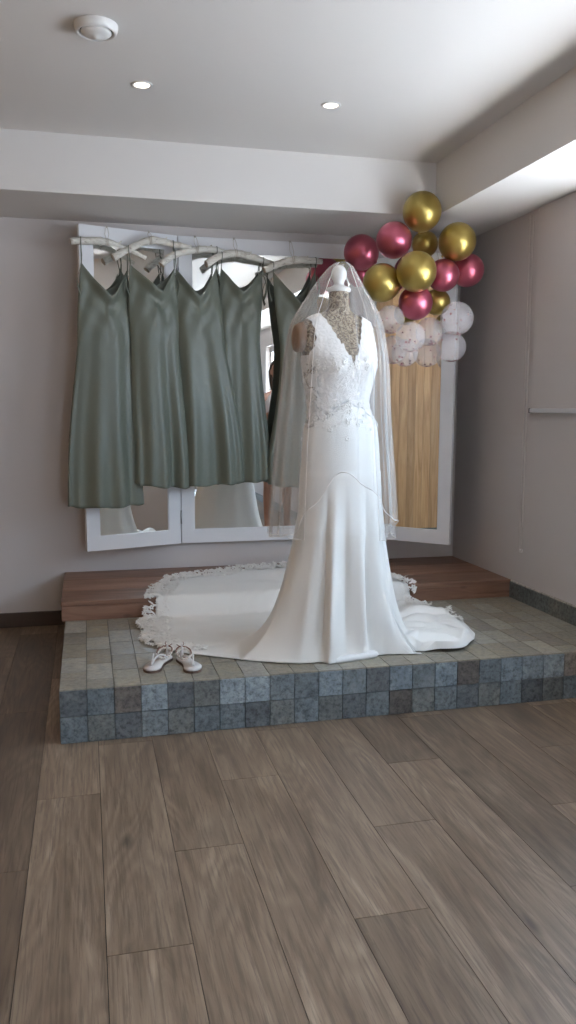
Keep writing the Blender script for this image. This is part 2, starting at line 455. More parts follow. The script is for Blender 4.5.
# skirtings
bm = bmesh.new(); box(bm, XL, PL-.001, YW-.016, YW, 0, .085, .003); struct('baseboard_back', bm, M['darkwood_base'])
bm = bmesh.new(); box(bm, XL, XL+.012, YR, YW-.016, 0, .03, .002); struct('baseboard_left', bm, M['grout'])
bm = bmesh.new(); ra = bm.loops.layers.float_color.new('rnd')
SL = [(.125, .14, .145), (.15, .165, .165), (.11, .12, .12), (.165, .17, .16)]
y = YS-.002
while y > YF+.01:
    c = random.choice(SL); ya = max(y-.2, YF+.002)
    box(bm, XR-.012, XR, ya+.001, y-.001, ZP, ZS-.008, .001, attr=ra, val=(*c, 1)); y -= .2
box(bm, XR-.009, XR, YF+.002, YS, ZS-.009, ZS-.002, attr=ra, val=(.5, .46, .42, 1))
y = YF-.004
while y > YR+.02:
    c = random.choice(SL); ya = max(y-.2, YR)
    box(bm, XR-.012, XR, ya+.001, y-.001, 0, .09, .001, attr=ra, val=(*c, 1)); y -= .2
struct('baseboard_right', bm, M['slate'])

# ------------------------------------------------------------------ tiled platform
bm = bmesh.new(); ra = bm.loops.layers.float_color.new('rnd')
box(bm, PL+.008, XR-.002, YF+.008, YW-.003, 0, ZP-.006, mi=1, attr=ra, val=(0, 0, 0, 1))
def tile_c(kind=None):
    base = {'b': (.215, .262, .295), 'd': (.130, .145, .155), 'n': (.130, .117, .107), 'g': (.165, .178, .175), 's': (.165, .195, .212), 'l': (.265, .315, .345), 't': (.275, .245, .218)}
    c = base[kind or random.choice('bdngsslgb')]; f = random.uniform(.92, 1.1)
    return (c[0]*f, c[1]*f, c[2]*f, 1)
rowA = 'dsnldgllssbsdbsbnsblltbbss'; rowB = 'sgdsgssdgsgdsngsdgsdgsndsg'
nt = int((XR-PL)/TILE)+1
for j, row in enumerate((rowB, rowA)):
    z0, z1 = j*(ZP-.004)/2+.0, (j+1)*(ZP-.004)/2
    for k in range(nt):
        xa = PL+k*TILE; xb = min(xa+TILE, XR)
        if xb-xa < .01: continue
        box(bm, xa+.0012, xb-.0012, YF, YF+.009, z0+.0012, z1-.0012, .0008, attr=ra, val=tile_c(row[k % len(row)]))
    n2 = int((YW-YF)/TILE)+1
    for k in range(n2):
        ya = YF+.009+k*TILE; yb = min(ya+TILE, YW-.002)
        box(bm, PL, PL+.009, ya+.0012, yb-.0012, z0+.0012, z1-.0012, .0008, attr=ra, val=tile_c())
ty = [YF]
while ty[-1] < YW: ty.append(ty[-1]+(.203 if len(ty) % 3 else .203))
for k in range(nt):
    xa = PL+k*TILE; xb = min(xa+TILE, XR)
    if xb-xa < .01: continue
    sh = random.choice([0, 0, 0, -.1])
    for i in range(len(ty)):
        ya = max(YF, ty[i]+(sh if i else 0)); yb = min(ty[i]+.203+sh, YW-.002)
        if yb-ya < .02: continue
        c = random.choice([(.265, .24, .19), (.30, .28, .235), (.245, .225, .185), (.27, .24, .185), (.32, .305, .27)]); f = random.uniform(.9, 1.1)
        box(bm, xa+.0012, xb-.0012, ya+.0012, yb-.0012, ZP-.007, ZP, .0008, mi=2, attr=ra, val=(c[0]*f, c[1]*f, c[2]*f, 1))
plat = obj('tiled_platform', bm, [M['slate'], M['grout'], M['slate_top']], smooth=False)
tag(plat, 'low raised platform clad in square grey and blue slate tiles', 'platform')
# ------------------------------------------------------------------ wooden step
st = empty('wooden_step', (1.08, 4.5, ZP))
SLX = -.142
bm = bmesh.new(); rs = bm.loops.layers.float_color.new('rnd')
yy = [YS-.006, YS+.26, YS+.52, YW-.002]
for i in range(3):
    box(bm, SLX, XR-.002, yy[i]+(.0 if i == 0 else .001), yy[i+1]-.001, ZS-.024, ZS, .003, attr=rs, val=(random.random(), random.random(), random.random(), 1))
obj('tread', bm, M['step_wood'], st, False, True)
bm = bmesh.new(); rs = bm.loops.layers.float_color.new('rnd')
box(bm, SLX+.002, XR-.002, YS, YS+.02, ZP, ZS-.024, .002, attr=rs, val=(.3, .8, .4, 1))
obj('riser', bm, M['step_wood'], st, False, True)
bm = bmesh.new(); rs = bm.loops.layers.float_color.new('rnd')
box(bm, SLX+.002, SLX+.022, YS+.0205, YW-.002, ZP, ZS-.024, .002, attr=rs, val=(.7, .2, .4, 1))
obj('side_board', bm, M['step_wood'], st, False, True)
tag(st, 'red-brown stained wooden step along the back wall on the tiled platform', 'step')

# ------------------------------------------------------------------ ceiling fittings
def downlight(u, v, label):
    p = at(u, v, 'z', ZC)
    t = empty('downlight', (p.x, p.y, ZC)); tag(t, label, 'ceiling light', 'recessed ceiling lights')
    bm = bmesh.new(); lathe(bm, [(.031, -.0005), (.033, -.004), (.041, -.005), (.044, -.0005)], 40, cap=False); obj('trim_ring', bm, M['white_plastic'], t)
    bm = bmesh.new(); lathe(bm, [(.0315, -.0005), (.031, -.003), (.012, -.0042)], 40); obj('lamp_lens', bm, M['lamp'], t)
    ld = bpy.data.lights.new('downlight_lamp', 'SPOT'); ld.energy = 1.3; ld.color = (1, .86, .72); ld.spot_size = 1.75; ld.spot_blend = .9; ld.shadow_soft_size = .04
    lo = bpy.data.objects.new('downlight_lamp', ld); link(lo, t); lo.location = (0, 0, -.03)
downlight(142, 84.5, 'small lit round recessed downlight, nearest the round ceiling vent')
downlight(331, 105, 'small lit round recessed downlight, the one nearer the balloons')
p = at(96, 25, 'z', ZC)
t = empty('ceiling_vent', (p.x, p.y, ZC)); tag(t, 'round white ceiling vent with a domed centre disc', 'vent')
bm = bmesh.new(); lathe(bm, [(.075, -.0005), (.075, -.008), (.070, -.024), (.064, -.029), (.059, -.026), (.056, -.012)], 48, cap=False); obj('outer_ring', bm, M['white_plastic'], t)
bm = bmesh.new(); lathe(bm, [(.056, -.0005), (.0558, -.012), (.01, -.012)], 48); obj('throat', bm, M['dark_gap'], t)
bm = bmesh.new(); lathe(bm, [(.03, -.014), (.051, -.02), (.052, -.025), (.046, -.031), (.03, -.037), (.012, -.040), (.009, -.044), (.003, -.0455)], 48); obj('centre_disc', bm, M['white_plastic'], t)

# ------------------------------------------------------------------ roller blind on the right wall
t = empty('roller_blind', (XR, 3.3, 1.25)); tag(t, 'pale closed roller blind with silver bottom rail on the right wall', 'blind')
bm = bmesh.new(); grid(bm, [[(XR-.020, yy, z) for z in (1.265, 1.6, 2.0, 2.288)] for yy in (3.935, 3.8, 3.65, 3.495)])
grid(bm, [[(XR-.0205-.0008, yy, z) for z in (2.288, 2.0, 1.6, 1.265)] for yy in (3.935, 3.8, 3.65, 3.495)])
obj('blind_fabric', bm, M['blind'], t, False, True)
bm = bmesh.new(); tube(bm, [(XR-.0125, yy, 2.283-.01) for yy in (3.94, 3.49)], .009, 12); obj('roller_tube', bm, M['white_plastic'], t, True, True)
bm = bmesh.new(); box(bm, XR-.031, XR-.012, 3.492, 3.94, 1.244, 1.266, .004); ra_ = obj('bottom_rail', bm, M['rail'], t, False, True)
bm = bmesh.new(); box(bm, XR-.032, XR-.011, 3.94, 3.946, 1.243, 1.267, .002); obj('rail_end_cap', bm, M['black'], t, False, True)
bm = bmesh.new(); pts = []
for i in range(41): pts.append((XR-.014, 4.037-.0009*i/2, 2.27-i*(2.27-.50)/40))
for i in range(1, 8): a = PI*i/8; pts.append((XR-.014, 4.006+.0135*cos(a), .50-.0135*sin(a)))
for i in range(41): pts.append((XR-.014, 3.992+.0003*i, .50+i*(2.27-.50)/40))
tube(bm, pts, .0022, 6)
obj('pull_chain', bm, M['cord'], t, True, True)
bm = bmesh.new(); box(bm, XR-.018, XR-.0005, 4.000, 4.012, .482, .500, .003); obj('chain_tensioner', bm, M['white_plastic'], t, False, True)

# ------------------------------------------------------------------ folding mirror
MZ0, MZ1 = .462, 2.236
mt = empty('folding_mirror', (1.1, 4.86, MZ0)); tag(mt, 'large three-panel mirror in a wide white frame, side panels angled forward', 'mirror')
def panel(A, B, fw=.075, th=.03):
    """panel whose front face runs from A to B (2D, left to right seen from the room)"""
    A = Vector((*A, 0)); B = Vector((*B, 0)); d = (B-A); L = d.length; d.normalize(); n = Vector((d.y, -d.x, 0))   # n points to the room
    def P(s, dep, z): q = A+d*s-n*dep; return (q.x, q.y, z)
    def pbox(bm, s0, s1, z0, z1, d0, d1, bev=.002):
        vs = box(bm, 0, 1, 0, 1, 0, 1)
        for v in vs: v.co = P(lerp(s0, s1, v.co.x), lerp(d0, d1, v.co.y), lerp(z0, z1, v.co.z))
    bm = bmesh.new()
    for s0, s1, z0, z1 in ((0, fw, MZ0, MZ1), (L-fw, L, MZ0, MZ1), (fw, L-fw, MZ0, MZ0+.083), (fw, L-fw, MZ1-.083, MZ1)):
        pbox(bm, s0, s1, z0, z1, 0, th)
    # inner rebate lip
    for s0, s1, z0, z1 in ((fw, fw+.004, MZ0+.083, MZ1-.083), (L-fw-.004, L-fw, MZ0+.083, MZ1-.083)):
        pbox(bm, s0, s1, z0, z1, .004, .010)
    pbox(bm, fw, L-fw, MZ0+.083, MZ1-.083, th-.008, th-.001)
    bmesh.ops.recalc_face_normals(bm, faces=bm.faces)
    pn = obj('mirror_panel', bm, M['frame'], mt, False, True)
    bm = bmesh.new(); pbox(bm, fw-.004, L-fw+.004, MZ0+.079, MZ1-.079, .010, .014); bmesh.ops.recalc_face_normals(bm, faces=bm.faces)
    g = obj('mirror_glass', bm, M['mirror'], None, False); g.parent = pn; g.matrix_parent_inverse = (Matrix.Translation(mt.location)).inverted() @ Matrix.Identity(4)
    g.matrix_parent_inverse = Matrix.Identity(4)
    return pn, P, L
YM = 4.845
panel((-.0087, 4.668), (.535, YM)); panel((.540, YM), (1.652, YM)); panel((1.657, YM), (2.072, 4.437))
for xx in (.5375, 1.6545):
    for zz in (.62, 1.35, 2.08):
        bm = bmesh.new(); tube(bm, [(xx, YM-.003, zz-.04), (xx, YM-.003, zz+.04)], .005, 10); obj('hinge', bm, M['steel'], mt, True, True)

# ------------------------------------------------------------------ green slip dresses on driftwood hangers
def YLIM(x):
    # front faces of the mirror panels
    if x < .535: return lerp(4.668, YM, (x+.0087)/.544) if x > -.0087 else 4.82
    if x < 1.652: return YM
    return lerp(YM, 4.437, (x-1.657)/.415)
def branch(name, pts, rads, seed, label):
    """rough tapering branch with a twine loop and string up to the mirror's top edge"""
    rnd = random.Random(seed)
    root = empty(name, Vector(pts[len(pts)//2])); tag(root, label, 'hanger', 'driftwood clothes hangers')
    P = [Vector(p) for p in pts]; fine = []; fr = []
    n = 26
    tab = [(i/(len(P)-1), P[i].x, P[i].y, P[i].z, rads[i]) for i in range(len(P))]
    for i in range(n+1):
        s = i/n; x, y, z, r = cinterp(tab, s); y = min(y, YLIM(x)-r-.004)
        k = .85+.35*rnd.random() if i % 4 == 2 else 1
        fine.append(Vector((x+rnd.uniform(-.0012, .0012), y, z+rnd.uniform(-.0018, .0018)))); fr.append(r*k)
    bm = bmesh.new(); tube(bm, fine, fr, 12)
    for v in bm.verts: v.co += Vector((0, noise.noise(v.co*45)*.003, noise.noise(v.co*60+Vector((3, 3, 3)))*.003))
    for f in bm.faces:
        if len(f.verts) > 4: f.material_index = 1
    # small side stub
    s0 = fine[18]; tube(bm, [s0, s0+Vector((.01, -.006, .014)), s0+Vector((.02, -.008, .024))], [.006, .005, .003], 8)
    obj('branch', bm, [M['driftwood'], M['cutend']], root, True, True)
    return root, fine, fr
def hanger_string(root, c, r, top):
    bm = bmesh.new()
    for q in range(4):
        x = c.x-.008+.005*q
        tube(bm, [(x+.002*sin(q*3+a), c.y+(r+.001)*cos(a), c.z+(r+.001)*sin(a)) for a in [2*PI*i/14 for i in range(14)]], .0014, 6, closed=True)
    obj('twine_wrap', bm, M['twine'], root, True, True)
    bm = bmesh.new(); T = Vector(top)
    for s in (-1, 1):
        tube(bm, [(c.x+.004*s, c.y, c.z+r), (c.x+.011*s, lerp(c.y, T.y, .4), c.z+r+(T.z-c.z-r)*.35), (c.x+.006*s, lerp(c.y, T.y, .8), T.z-.012), (T.x, T.y, T.z)], .0012, 6)
    tube(bm, [(T.x, T.y, T.z-.008), (T.x+.001, T.y, T.z+.002), (T.x+.001, T.y+.016, T.z+.003)], .0022, 6)
    obj('string_loop', bm, M['twine'], root, True, True)

class Dress: pass
def slip_dress(i, sl, sr, dip, hemL, hemR, YL, YR_, label, width_mid=None, phase=0., flap=0., dip_t=.5, dep=.040, midL=0., midR=0.):
    """sl/sr: pixel of strap peaks, dip: pixel of the lowest point of the neckline, hemL/hemR pixels of hem corners"""
    A = at(*sl, 'y', YL); B = at(*sr, 'y', YR_); D_ = at(*dip, 'y', (YL+YR_)/2); HL = at(*hemL, 'y', YL-.01); HR = at(*hemR, 'y', YR_-.01)
    d = Vector((B.x-A.x, B.y-A.y, 0)).normalized(); n = Vector((d.y, -d.x, 0))
    root = empty('slip_dress', ((A.x+B.x)/2, (A.y+B.y)/2, HL.z)); tag(root, label, 'dress', 'sage green satin slip dresses')
    midz = (A.z+B.z)/2; dipd = midz-D_.z
    NX, NZ = 60, 84
    def edge(s, front):
        # horizontal extent of the body at fraction s down (0 at strap peaks, 1 at hem)
        bx = .5*s**1.15+.5*smooth(.0, .95, s)
        L = A.lerp(HL, 0); L = Vector((lerp(A.x, HL.x, bx), lerp(A.y, HL.y, s), 0)); R_ = Vector((lerp(B.x, HR.x, bx), lerp(B.y, HR.y, s), 0))
        bulge = .012*sin(PI*min(1, s*3.0)) if s < .333 else 0
        L -= d*bulge; R_ += d*bulge
        L += d*midL*sin(PI*min(1, s*1.15)); R_ += d*midR*sin(PI*min(1, s*1.15))
        wob = .006*sin(s*7+phase)*s
        return L+d*wob, R_+d*wob
    def top(t, front):
        zt = lerp(A.z, B.z, t)
        t = (1-cos(t*PI))/2*.65+t*.35; v_ = t/dip_t if t < dip_t else (1-t)/(1-dip_t)
        if front: return zt-dipd*((1-math.sqrt((1-v_)**2+.012)+.0)/.89)**1.0 if v_ > .06 else zt-dipd*(v_/.06)*((1-math.sqrt(.94**2+.012))/.89)
        return zt-(dipd*.80)*(1-abs(2*t-1)**1.5)**.9 - .0
    def pt(t, q, front):
        zt = top(t, front); zh = lerp(HL.z, HR.z, t)-.010*sin(PI*t)+.004*sin(t*19+phase)
        z = lerp(zt, zh, q); mz = lerp(A.z, B.z, t); s = (mz-z)/(mz-lerp(HL.z, HR.z, t)); s = max(0, s)
        L, R_ = edge(s, front)
        th = t*PI
        base = L.lerp(R_, (1-cos(th))/2*.65+t*.35)
        th_d = dep*(.20+.8*smooth(0, .25, s))*sin(th)**.8 if 0 < t < 1 else 0
        env = sin(PI*t)**.5 if 0 < t < 1 else 0
        # hanging folds, deeper toward the hem
        A1 = (.006+.019*smooth(.15, 1, s))
        f = A1*(cos(2*PI*(1.7*t+.10*s)+phase)*.9+.5*cos(2*PI*(2.9*t-.12*s)+phase*2.3)*s)+.012*s**2*cos(2*PI*4.6*t+phase*1.7)
        # diagonal tension folds from the straps
        f += .0045*math.exp(-((s-.16)/.14)**2)*(cos(2*PI*(t*3.2+s*5)+1.0) if t < .5 else cos(2*PI*((1-t)*3.2+s*5)+2.0))
        if front:
            u = (z-(zt))/-.075
            f += .014*sin(PI*t)**1.2*math.exp(-u*.75)*cos(2*PI*u*.62-.4)
            # soft drape spilling forward at the cowl
            f += .030*sin(PI*t)**2*math.exp(-(u/1.0)**2)
            off = n*(th_d+f*env)
        else:
            off = -n*(th_d*.5-f*env*.2)
        p = Vector((base.x, base.y, z))+off
        lim = (YLIM(p.x))-.006
        if p.y > lim: p.y = lim
        return p
    bm = bmesh.new()
    rowsF = [[pt(j/NX, (q/NZ)**1.1, True) for j in range(NX+1)] for q in range(NZ+1)]
    rowsB = [[pt(j/NX, (q/NZ)**1.1, False) for j in range(NX+1)] for q in range(NZ+1)]
    rows = [rowsF[q]+rowsB[q][::-1][1:-1] for q in range(NZ+1)]
    grid(bm, rows, closed=True)
    body = obj('dress_body', bm, M['sage'], root, True, True)
    sm = body.modifiers.new('thickness', 'SOLIDIFY'); sm.thickness = .0015
    # small fold of satin at each armhole
    for e, sg in ((A, -1), (B, 1)):
        bm = bmesh.new(); base = Vector((e.x, e.y, e.z)); rr = []
        for a in range(9):
            s = a/8
            rr.append([base+d*(sg*(.016*sin(PI*s)+.006)+sg*.006*b)+n*(.004+.010*b)+Vector((0, 0, -.03-.13*s-.012*b)) for b in (0, .5, 1)])
        grid(bm, rr)
        obj('armhole_edge', bm, M['sage'], root, True, True).modifiers.new('t', 'SOLIDIFY').thickness = .0015
    return root, A, B, d, n
def YLIM(x):
    # front faces of the mirror panels
    if x < .535: return lerp(4.668, YM, (x+.0087)/.544) if x > -.0087 else 4.82
    if x < 1.652: return YM
    return lerp(YM, 4.437, (x-1.657)/.415)
def put_strap(root, P0, hx, d, n):
    """double spaghetti strap from the dress peak over the branch"""
    for k, o_ in ((0, 0), ):
        bm = bmesh.new()
        H = hx[0]; r = hx[1]+.0028
        pts = [P0+n*.004, Vector((lerp(P0.x, H.x, .5), lerp(P0.y, H.y-r, .6), lerp(P0.z, H.z, .5)))]
        for a in (-PI*.95, -PI*.75, -PI*.5, -PI*.25, 0): pts.append(Vector((H.x, H.y+r*sin(a+PI*.0)*1.0 if False else H.y-r*cos(a+PI/2*0+PI) if False else H.y-r*sin(-a), H.z+r*cos(a) if False else H.z-r*cos(a)*-1 if False else H.z+r*cos(a))))
        # loop over the branch: front up, across the top, down the back
        pts = [P0+n*.004, Vector((H.x, H.y-r, H.z-.004))]
        for a in (.15, .35, .5, .65, .85): pts.append(Vector((H.x, H.y-r*cos(PI*a), H.z+r*sin(PI*a))))
        pts += [Vector((H.x, H.y+r, H.z-.004)), Vector((lerp(H.x, P0.x, .6)+.004, lerp(H.y+r, P0.y+.01, .7), lerp(H.z, P0.z, .6))), P0-n*.006+Vector((.004, 0, -.012))]
        for q in pts:
            lim = YLIM(q.x)-.004
            if q.y > lim: q.y = lim
        tube(bm, pts, .0026, 8)
        obj('strap', bm, M['sage'], root, True, True)

# hanger px polylines, their depth at both ends
H = [
 dict(px=[(70, 241.5), (92, 240.5), (107, 242), (122, 247), (146, 258)], Y=(4.62, 4.70), r=[.017, .020, .019, .013, .011], top=(107, 223), cu=2),
 dict(px=[(113, 258), (127, 250), (150, 240.5), (168, 243), (191, 248)], Y=(4.655, 4.745), r=[.021, .019, .020, .018, .015], top=(153, 232), cu=2),
 dict(px=[(161, 264.5), (176, 254), (197, 250), (212, 249.5), (234, 255)], Y=(4.71, 4.79), r=[.020, .019, .018, .018, .013], top=(196, 236), cu=2),
 dict(px=[(206, 264.5), (218, 257), (236, 253.5), (252, 257), (273, 264)], Y=(4.74, 4.81), r=[.021, .020, .021, .019, .014], top=(236, 240), cu=2),
 dict(px=[(264, 270.5), (276, 265), (293, 260.5), (308, 260.5), (322, 262)], Y=(4.74, 4.80), r=[.019, .019, .020, .018, .015], top=(293, 245), cu=2),
]
HL_ = ['pale driftwood hanger, leftmost of the row, with its left end past the mirror frame',
       'driftwood hanger with a brown cut left end, second from the left',
       'driftwood hanger in the middle of the row, across the mirror hinge',
       'arched white driftwood hanger, fourth from the left',
       'driftwood hanger at the right end of the row, beside the veil']
DR = [
 dict(sl=(81, 262), sr=(127, 270), dip=(106, 296), hl=(67, 507), hr=(143, 504), Y=(4.625, 4.705), ph=.4, dt=.55, L='sage green satin slip dress, leftmost, hanging lowest and partly off the mirror'),
 dict(sl=(130, 264), sr=(174, 268), dip=(160, 291), hl=(134, 483), hr=(189, 488), Y=(4.68, 4.735), ph=1.9, dt=.62, L='sage green satin slip dress, second from the left, overlapping the left panel edge'),
 dict(sl=(176, 268), sr=(216, 268), dip=(196, 296), hl=(181, 486), hr=(245, 481), Y=(4.745, 4.765), ph=3.3, dt=.5, L='sage green satin slip dress in the middle of the five'),
 dict(sl=(221, 268), sr=(262, 270), dip=(241, 292), hl=(218, 484), hr=(272, 478), Y=(4.785, 4.80), ph=4.4, dt=.5, mR=-.035, L='sage green satin slip dress, fourth from the left, just left of the bright gap'),
 dict(sl=(273, 272), sr=(315, 270), dip=(296, 304), hl=(268, 484), hr=(318, 487), Y=(4.77, 4.795), ph=5.6, dt=.55, mL=.055, L='sage green satin slip dress at the right end, half behind the veil'),
]
for i, (h, dd) in enumerate(zip(H, DR)):
    n_ = len(h['px']); pts = [at(*p, 'y', lerp(h['Y'][0], h['Y'][1], j/(n_-1))) for j, p in enumerate(h['px'])]
    hr_, fine, fr = branch('driftwood_hanger', pts, h['r'], 20+i, HL_[i])
    ci = min(range(len(fine)), key=lambda q: abs(fine[q].x-pts[h['cu']].x))
    tx = fine[ci].x; ty_ = YLIM(tx)
    hanger_string(hr_, fine[ci], fr[ci], (tx, ty_-.001, MZ1+.002))
    root, A, B, d, n = slip_dress(i, dd['sl'], dd['sr'], dd['dip'], dd['hl'], dd['hr'], dd['Y'][0], dd['Y'][1], dd['L'], phase=dd['ph'], dip_t=dd['dt'], midL=dd.get('mL', 0), midR=dd.get('mR', 0))
    for E in (A, B):
        q = min(range(1, len(fine)-1), key=lambda q: abs(fine[q].x-E.x))
        put_strap(root, E.copy(), (fine[q], fr[q]), d, n)

# ------------------------------------------------------------------ dress form
FC = Vector((1.043, 3.37, 0))          # axis of the form
FA = .20                               # facing: rotated from -Y towards +X
fwd = Vector((sin(FA), -cos(FA), 0)); lat = Vector((cos(FA), sin(FA), 0))
form = empty('dress_form', (FC.x, FC.y, ZP)); tag(form, 'beige lace-covered dress form with white neck cap wearing the bridal gown', 'mannequin')
# z, half-width, half-depth, centre shift lateral, centre shift forward
TORSO = [(.93, .120, .085, .0, .0), (1.00, .130, .090, 0, 0), (1.08, .132, .092, 0, 0), (1.16, .130, .093, 0, 0), (1.235, .131, .096, 0, .0), (1.30, .136, .098, 0, 0),
         (1.37, .150, .108, 0, .006), (1.43, .160, .118, 0, .012), (1.49, .166, .112, 0, .010), (1.54, .178, .098, 0, .002), (1.585, .190, .084, 0, -.006),
         (1.62, .178, .070, 0, -.012), (1.645, .140, .060, 0, -.014), (1.665, .092, .052, 0, -.010), (1.68, .060, .046, 0, -.004), (1.70, .046, .044, 0, 0), (1.76, .041, .041, 0, 0)]
ZSH = lambda z: z*.985+.012              # small overall rescale in height
TORSO = [(ZSH(z), a*.985, b, c, e) for z, a, b, c, e in TORSO]
def torso_pt(th, z, off=0):
    a, b, c, e = cinterp(TORSO, z)
    # slight bust shape
    bust = .022*math.exp(-((z-1.43)/.05)**2)*(max(0, sin(th)))**1.0*(math.exp(-((th-PI*.32)/.33)**2)+math.exp(-((th-PI*.68)/.33)**2))
    q = FC+lat*((a+off)*cos(th)+c)+fwd*((b+off+bust)*sin(th)+e); q.z = z
    return q
bm = bmesh.new(); NT_ = 64
zs_ = [TORSO[0][0]+(TORSO[-1][0]-TORSO[0][0])*i/110 for i in range(111)]
rows = [[torso_pt(2*PI*k/NT_, z) for k in range(NT_)] for z in zs_]
vs = grid(bm, rows, closed=True); bm.faces.new(vs[0][::-1]); bm.faces.new(vs[-1])
for f in bm.faces:
    f.material_index = 1 if f.calc_center_median().z < 1.30 else 0
bmesh.ops.recalc_face_normals(bm, faces=bm.faces); bm.normal_update(); bvh = BVHTree.FromBMesh(bm)
torso = obj('torso', bm, [M['formlace'], M['formbeige']], form, True, True)
zt = TORSO[-1][0]
# arm stubs
for s in (-1, 1):
    bm = bmesh.new()
    c0 = FC+lat*(.165*s)+fwd*(-.008); rings = []
    for k, (o_, rz, ry, dz) in enumerate([(0, .062, .046, 0), (.018, .060, .044, -.004), (.030, .055, .040, -.006), (.034, .047, .034, -.006), (.0345, .02, .015, -.006)]):
        c = c0+lat*(o_*s); rings.append([Vector((c.x, c.y, 1.555+dz))+fwd*(ry*cos(2*PI*j/28))+Vector((0, 0, rz*sin(2*PI*j/28))) for j in range(28)])
    v2 = grid(bm, rings, closed=True); bm.faces.new(v2[-1])
    obj('arm_cap', bm, M['formbeige'], form, True, True)
bm = bmesh.new(); lathe(bm, [(.02, zt-.002), (.047, zt-.001), (.050, zt+.004), (.050, zt+.012), (.046, zt+.017), (.034, zt+.021), (.024, zt+.026), (.021, zt+.034), (.024, zt+.044), (.030, zt+.056), (.0325, zt+.070), (.031, zt+.084), (.025, zt+.097), (.014, zt+.106), (.004, zt+.109)], 36, (FC.x, FC.y, 0))
obj('neck_cap', bm, M['white_plastic'], form, True, True)
bm = bmesh.new(); tube(bm, [(FC.x, FC.y, ZP+.02), (FC.x, FC.y, .95)], .016, 16); obj('pole', bm, M['steel'], form, True, True)
bm = bmesh.new(); r_ = []
def sqr(r, z, e=.35):
    out = []
    for k in range(48):
        a = 2*PI*k/48; c, s = cos(a), sin(a)
        out.append(FC+Vector((.01, -.095, 0))+lat*(r*math.copysign(abs(c)**e, c))+fwd*(r*.82*math.copysign(abs(s)**e, s))+Vector((0, 0, z)))
    return out
v3 = grid(bm, [sqr(.125, ZP), sqr(.130, ZP+.006), sqr(.128, ZP+.018), sqr(.115, ZP+.026), sqr(.02, ZP+.032)], closed=True); bm.faces.new(v3[0][::-1]); bm.faces.new(v3[-1])
obj('base', bm, M['white_plastic'], form, True, True)

# ------------------------------------------------------------------ bridal gown
gown = empty('bridal_gown', (FC.x, FC.y, ZP)); tag(gown, 'ivory lace-bodice wedding gown with V neck and a long lace-edged train', 'wedding dress')
# skirt silhouette rows measured in the picture: v, left, right
SIL = [(400, 308, 374), (409, 308.5, 373.5), (424, 305, 376.7), (438, 302, 378.5), (453, 300.5, 379.7), (482, 299, 380.7), (508, 297.6, 382), (530, 294, 384)]
vd = Vector((F.x, F.y, 0)).normalized()
SK = []
for v, l, r in SIL:
    A = at(l, v, 'y', FC.y); B = at(r, v, 'y', FC.y); c = (A+B)/2; w = (B-A).length/2*.955
    SK.append((c.z, c.x, w))
SK = SK[::-1]
z_knee = SK[0][0]; z_waist = SK[-1][0]
ZB1 = 1.405                      # top of the loft part of the bodice
def gown_ring(z, th, off=0):
    """th measured from lat, counter-clockwise through fwd"""
    if z >= z_waist:
        return torso_pt(th, z, .006+off)
    x, w = cinterp(SK, z)
    ph = abs(math.atan2(vd.dot(lat), -vd.dot(fwd))); 
    k = .74; a = w/math.sqrt(cos(ph)**2+(k*sin(ph))**2)
    tp = torso_pt(th, max(z, TORSO[0][0]), .006+off)
    q = Vector((x, FC.y, 0))+lat*((a+off)*cos(th))+fwd*((a*k+off)*sin(th)); q.z = z
    # blend from torso to silhouette over a few cm
    t = smooth(0, .10, z_waist-z)
    tp.z = z
    return tp.lerp(q, t)
# ---- bodice
bm = bmesh.new(); sh = bm.verts.layers.float.new('sheer')
NB = 96
zb0 = z_waist-.02
rows = []; sheer = []
for i in range(41):
    row = []
    for k in range(NB):
        th = 2*PI*k/NB
        dth = abs((th-PI/2+PI) % (2*PI)-PI)        # 0 at centre front
        # top: dips to the V at centre front, otherwise up to the armhole level
        vtop = 1.428+.9*min(dth, .085)
        armh = 1.478
        top = min(armh, vtop+smooth(.05, .35, dth)*.08)
        bk = abs((th+PI/2+PI) % (2*PI)-PI)
        if bk < .9: top = min(top, 1.30+.16*smooth(0, .9, bk))
        zbot = z_waist-.03-.10*abs(cos(th))**1.5
        z = lerp(zbot, top, i/40)
        row.append(gown_ring(z, th, .0015+.0015*noise.noise(Vector((th*6, z*30, 1)))))
        left = math.exp(-((th-PI*.93)/.30)**2); right = math.exp(-(((th+PI) % (2*PI)-PI-.10)/.25)**2)
        sheer.append(max(min(1, 1.6*max(left, right)*smooth(1.47, 1.40, z)*smooth(1.15, 1.22, z)), 2.1*(1-i/7) if i < 7 else 0))
    rows.append(row)
vv = grid(bm, rows, closed=True)
for s_, v in zip(sheer, [v for r in vv for v in r]): v[sh] = s_
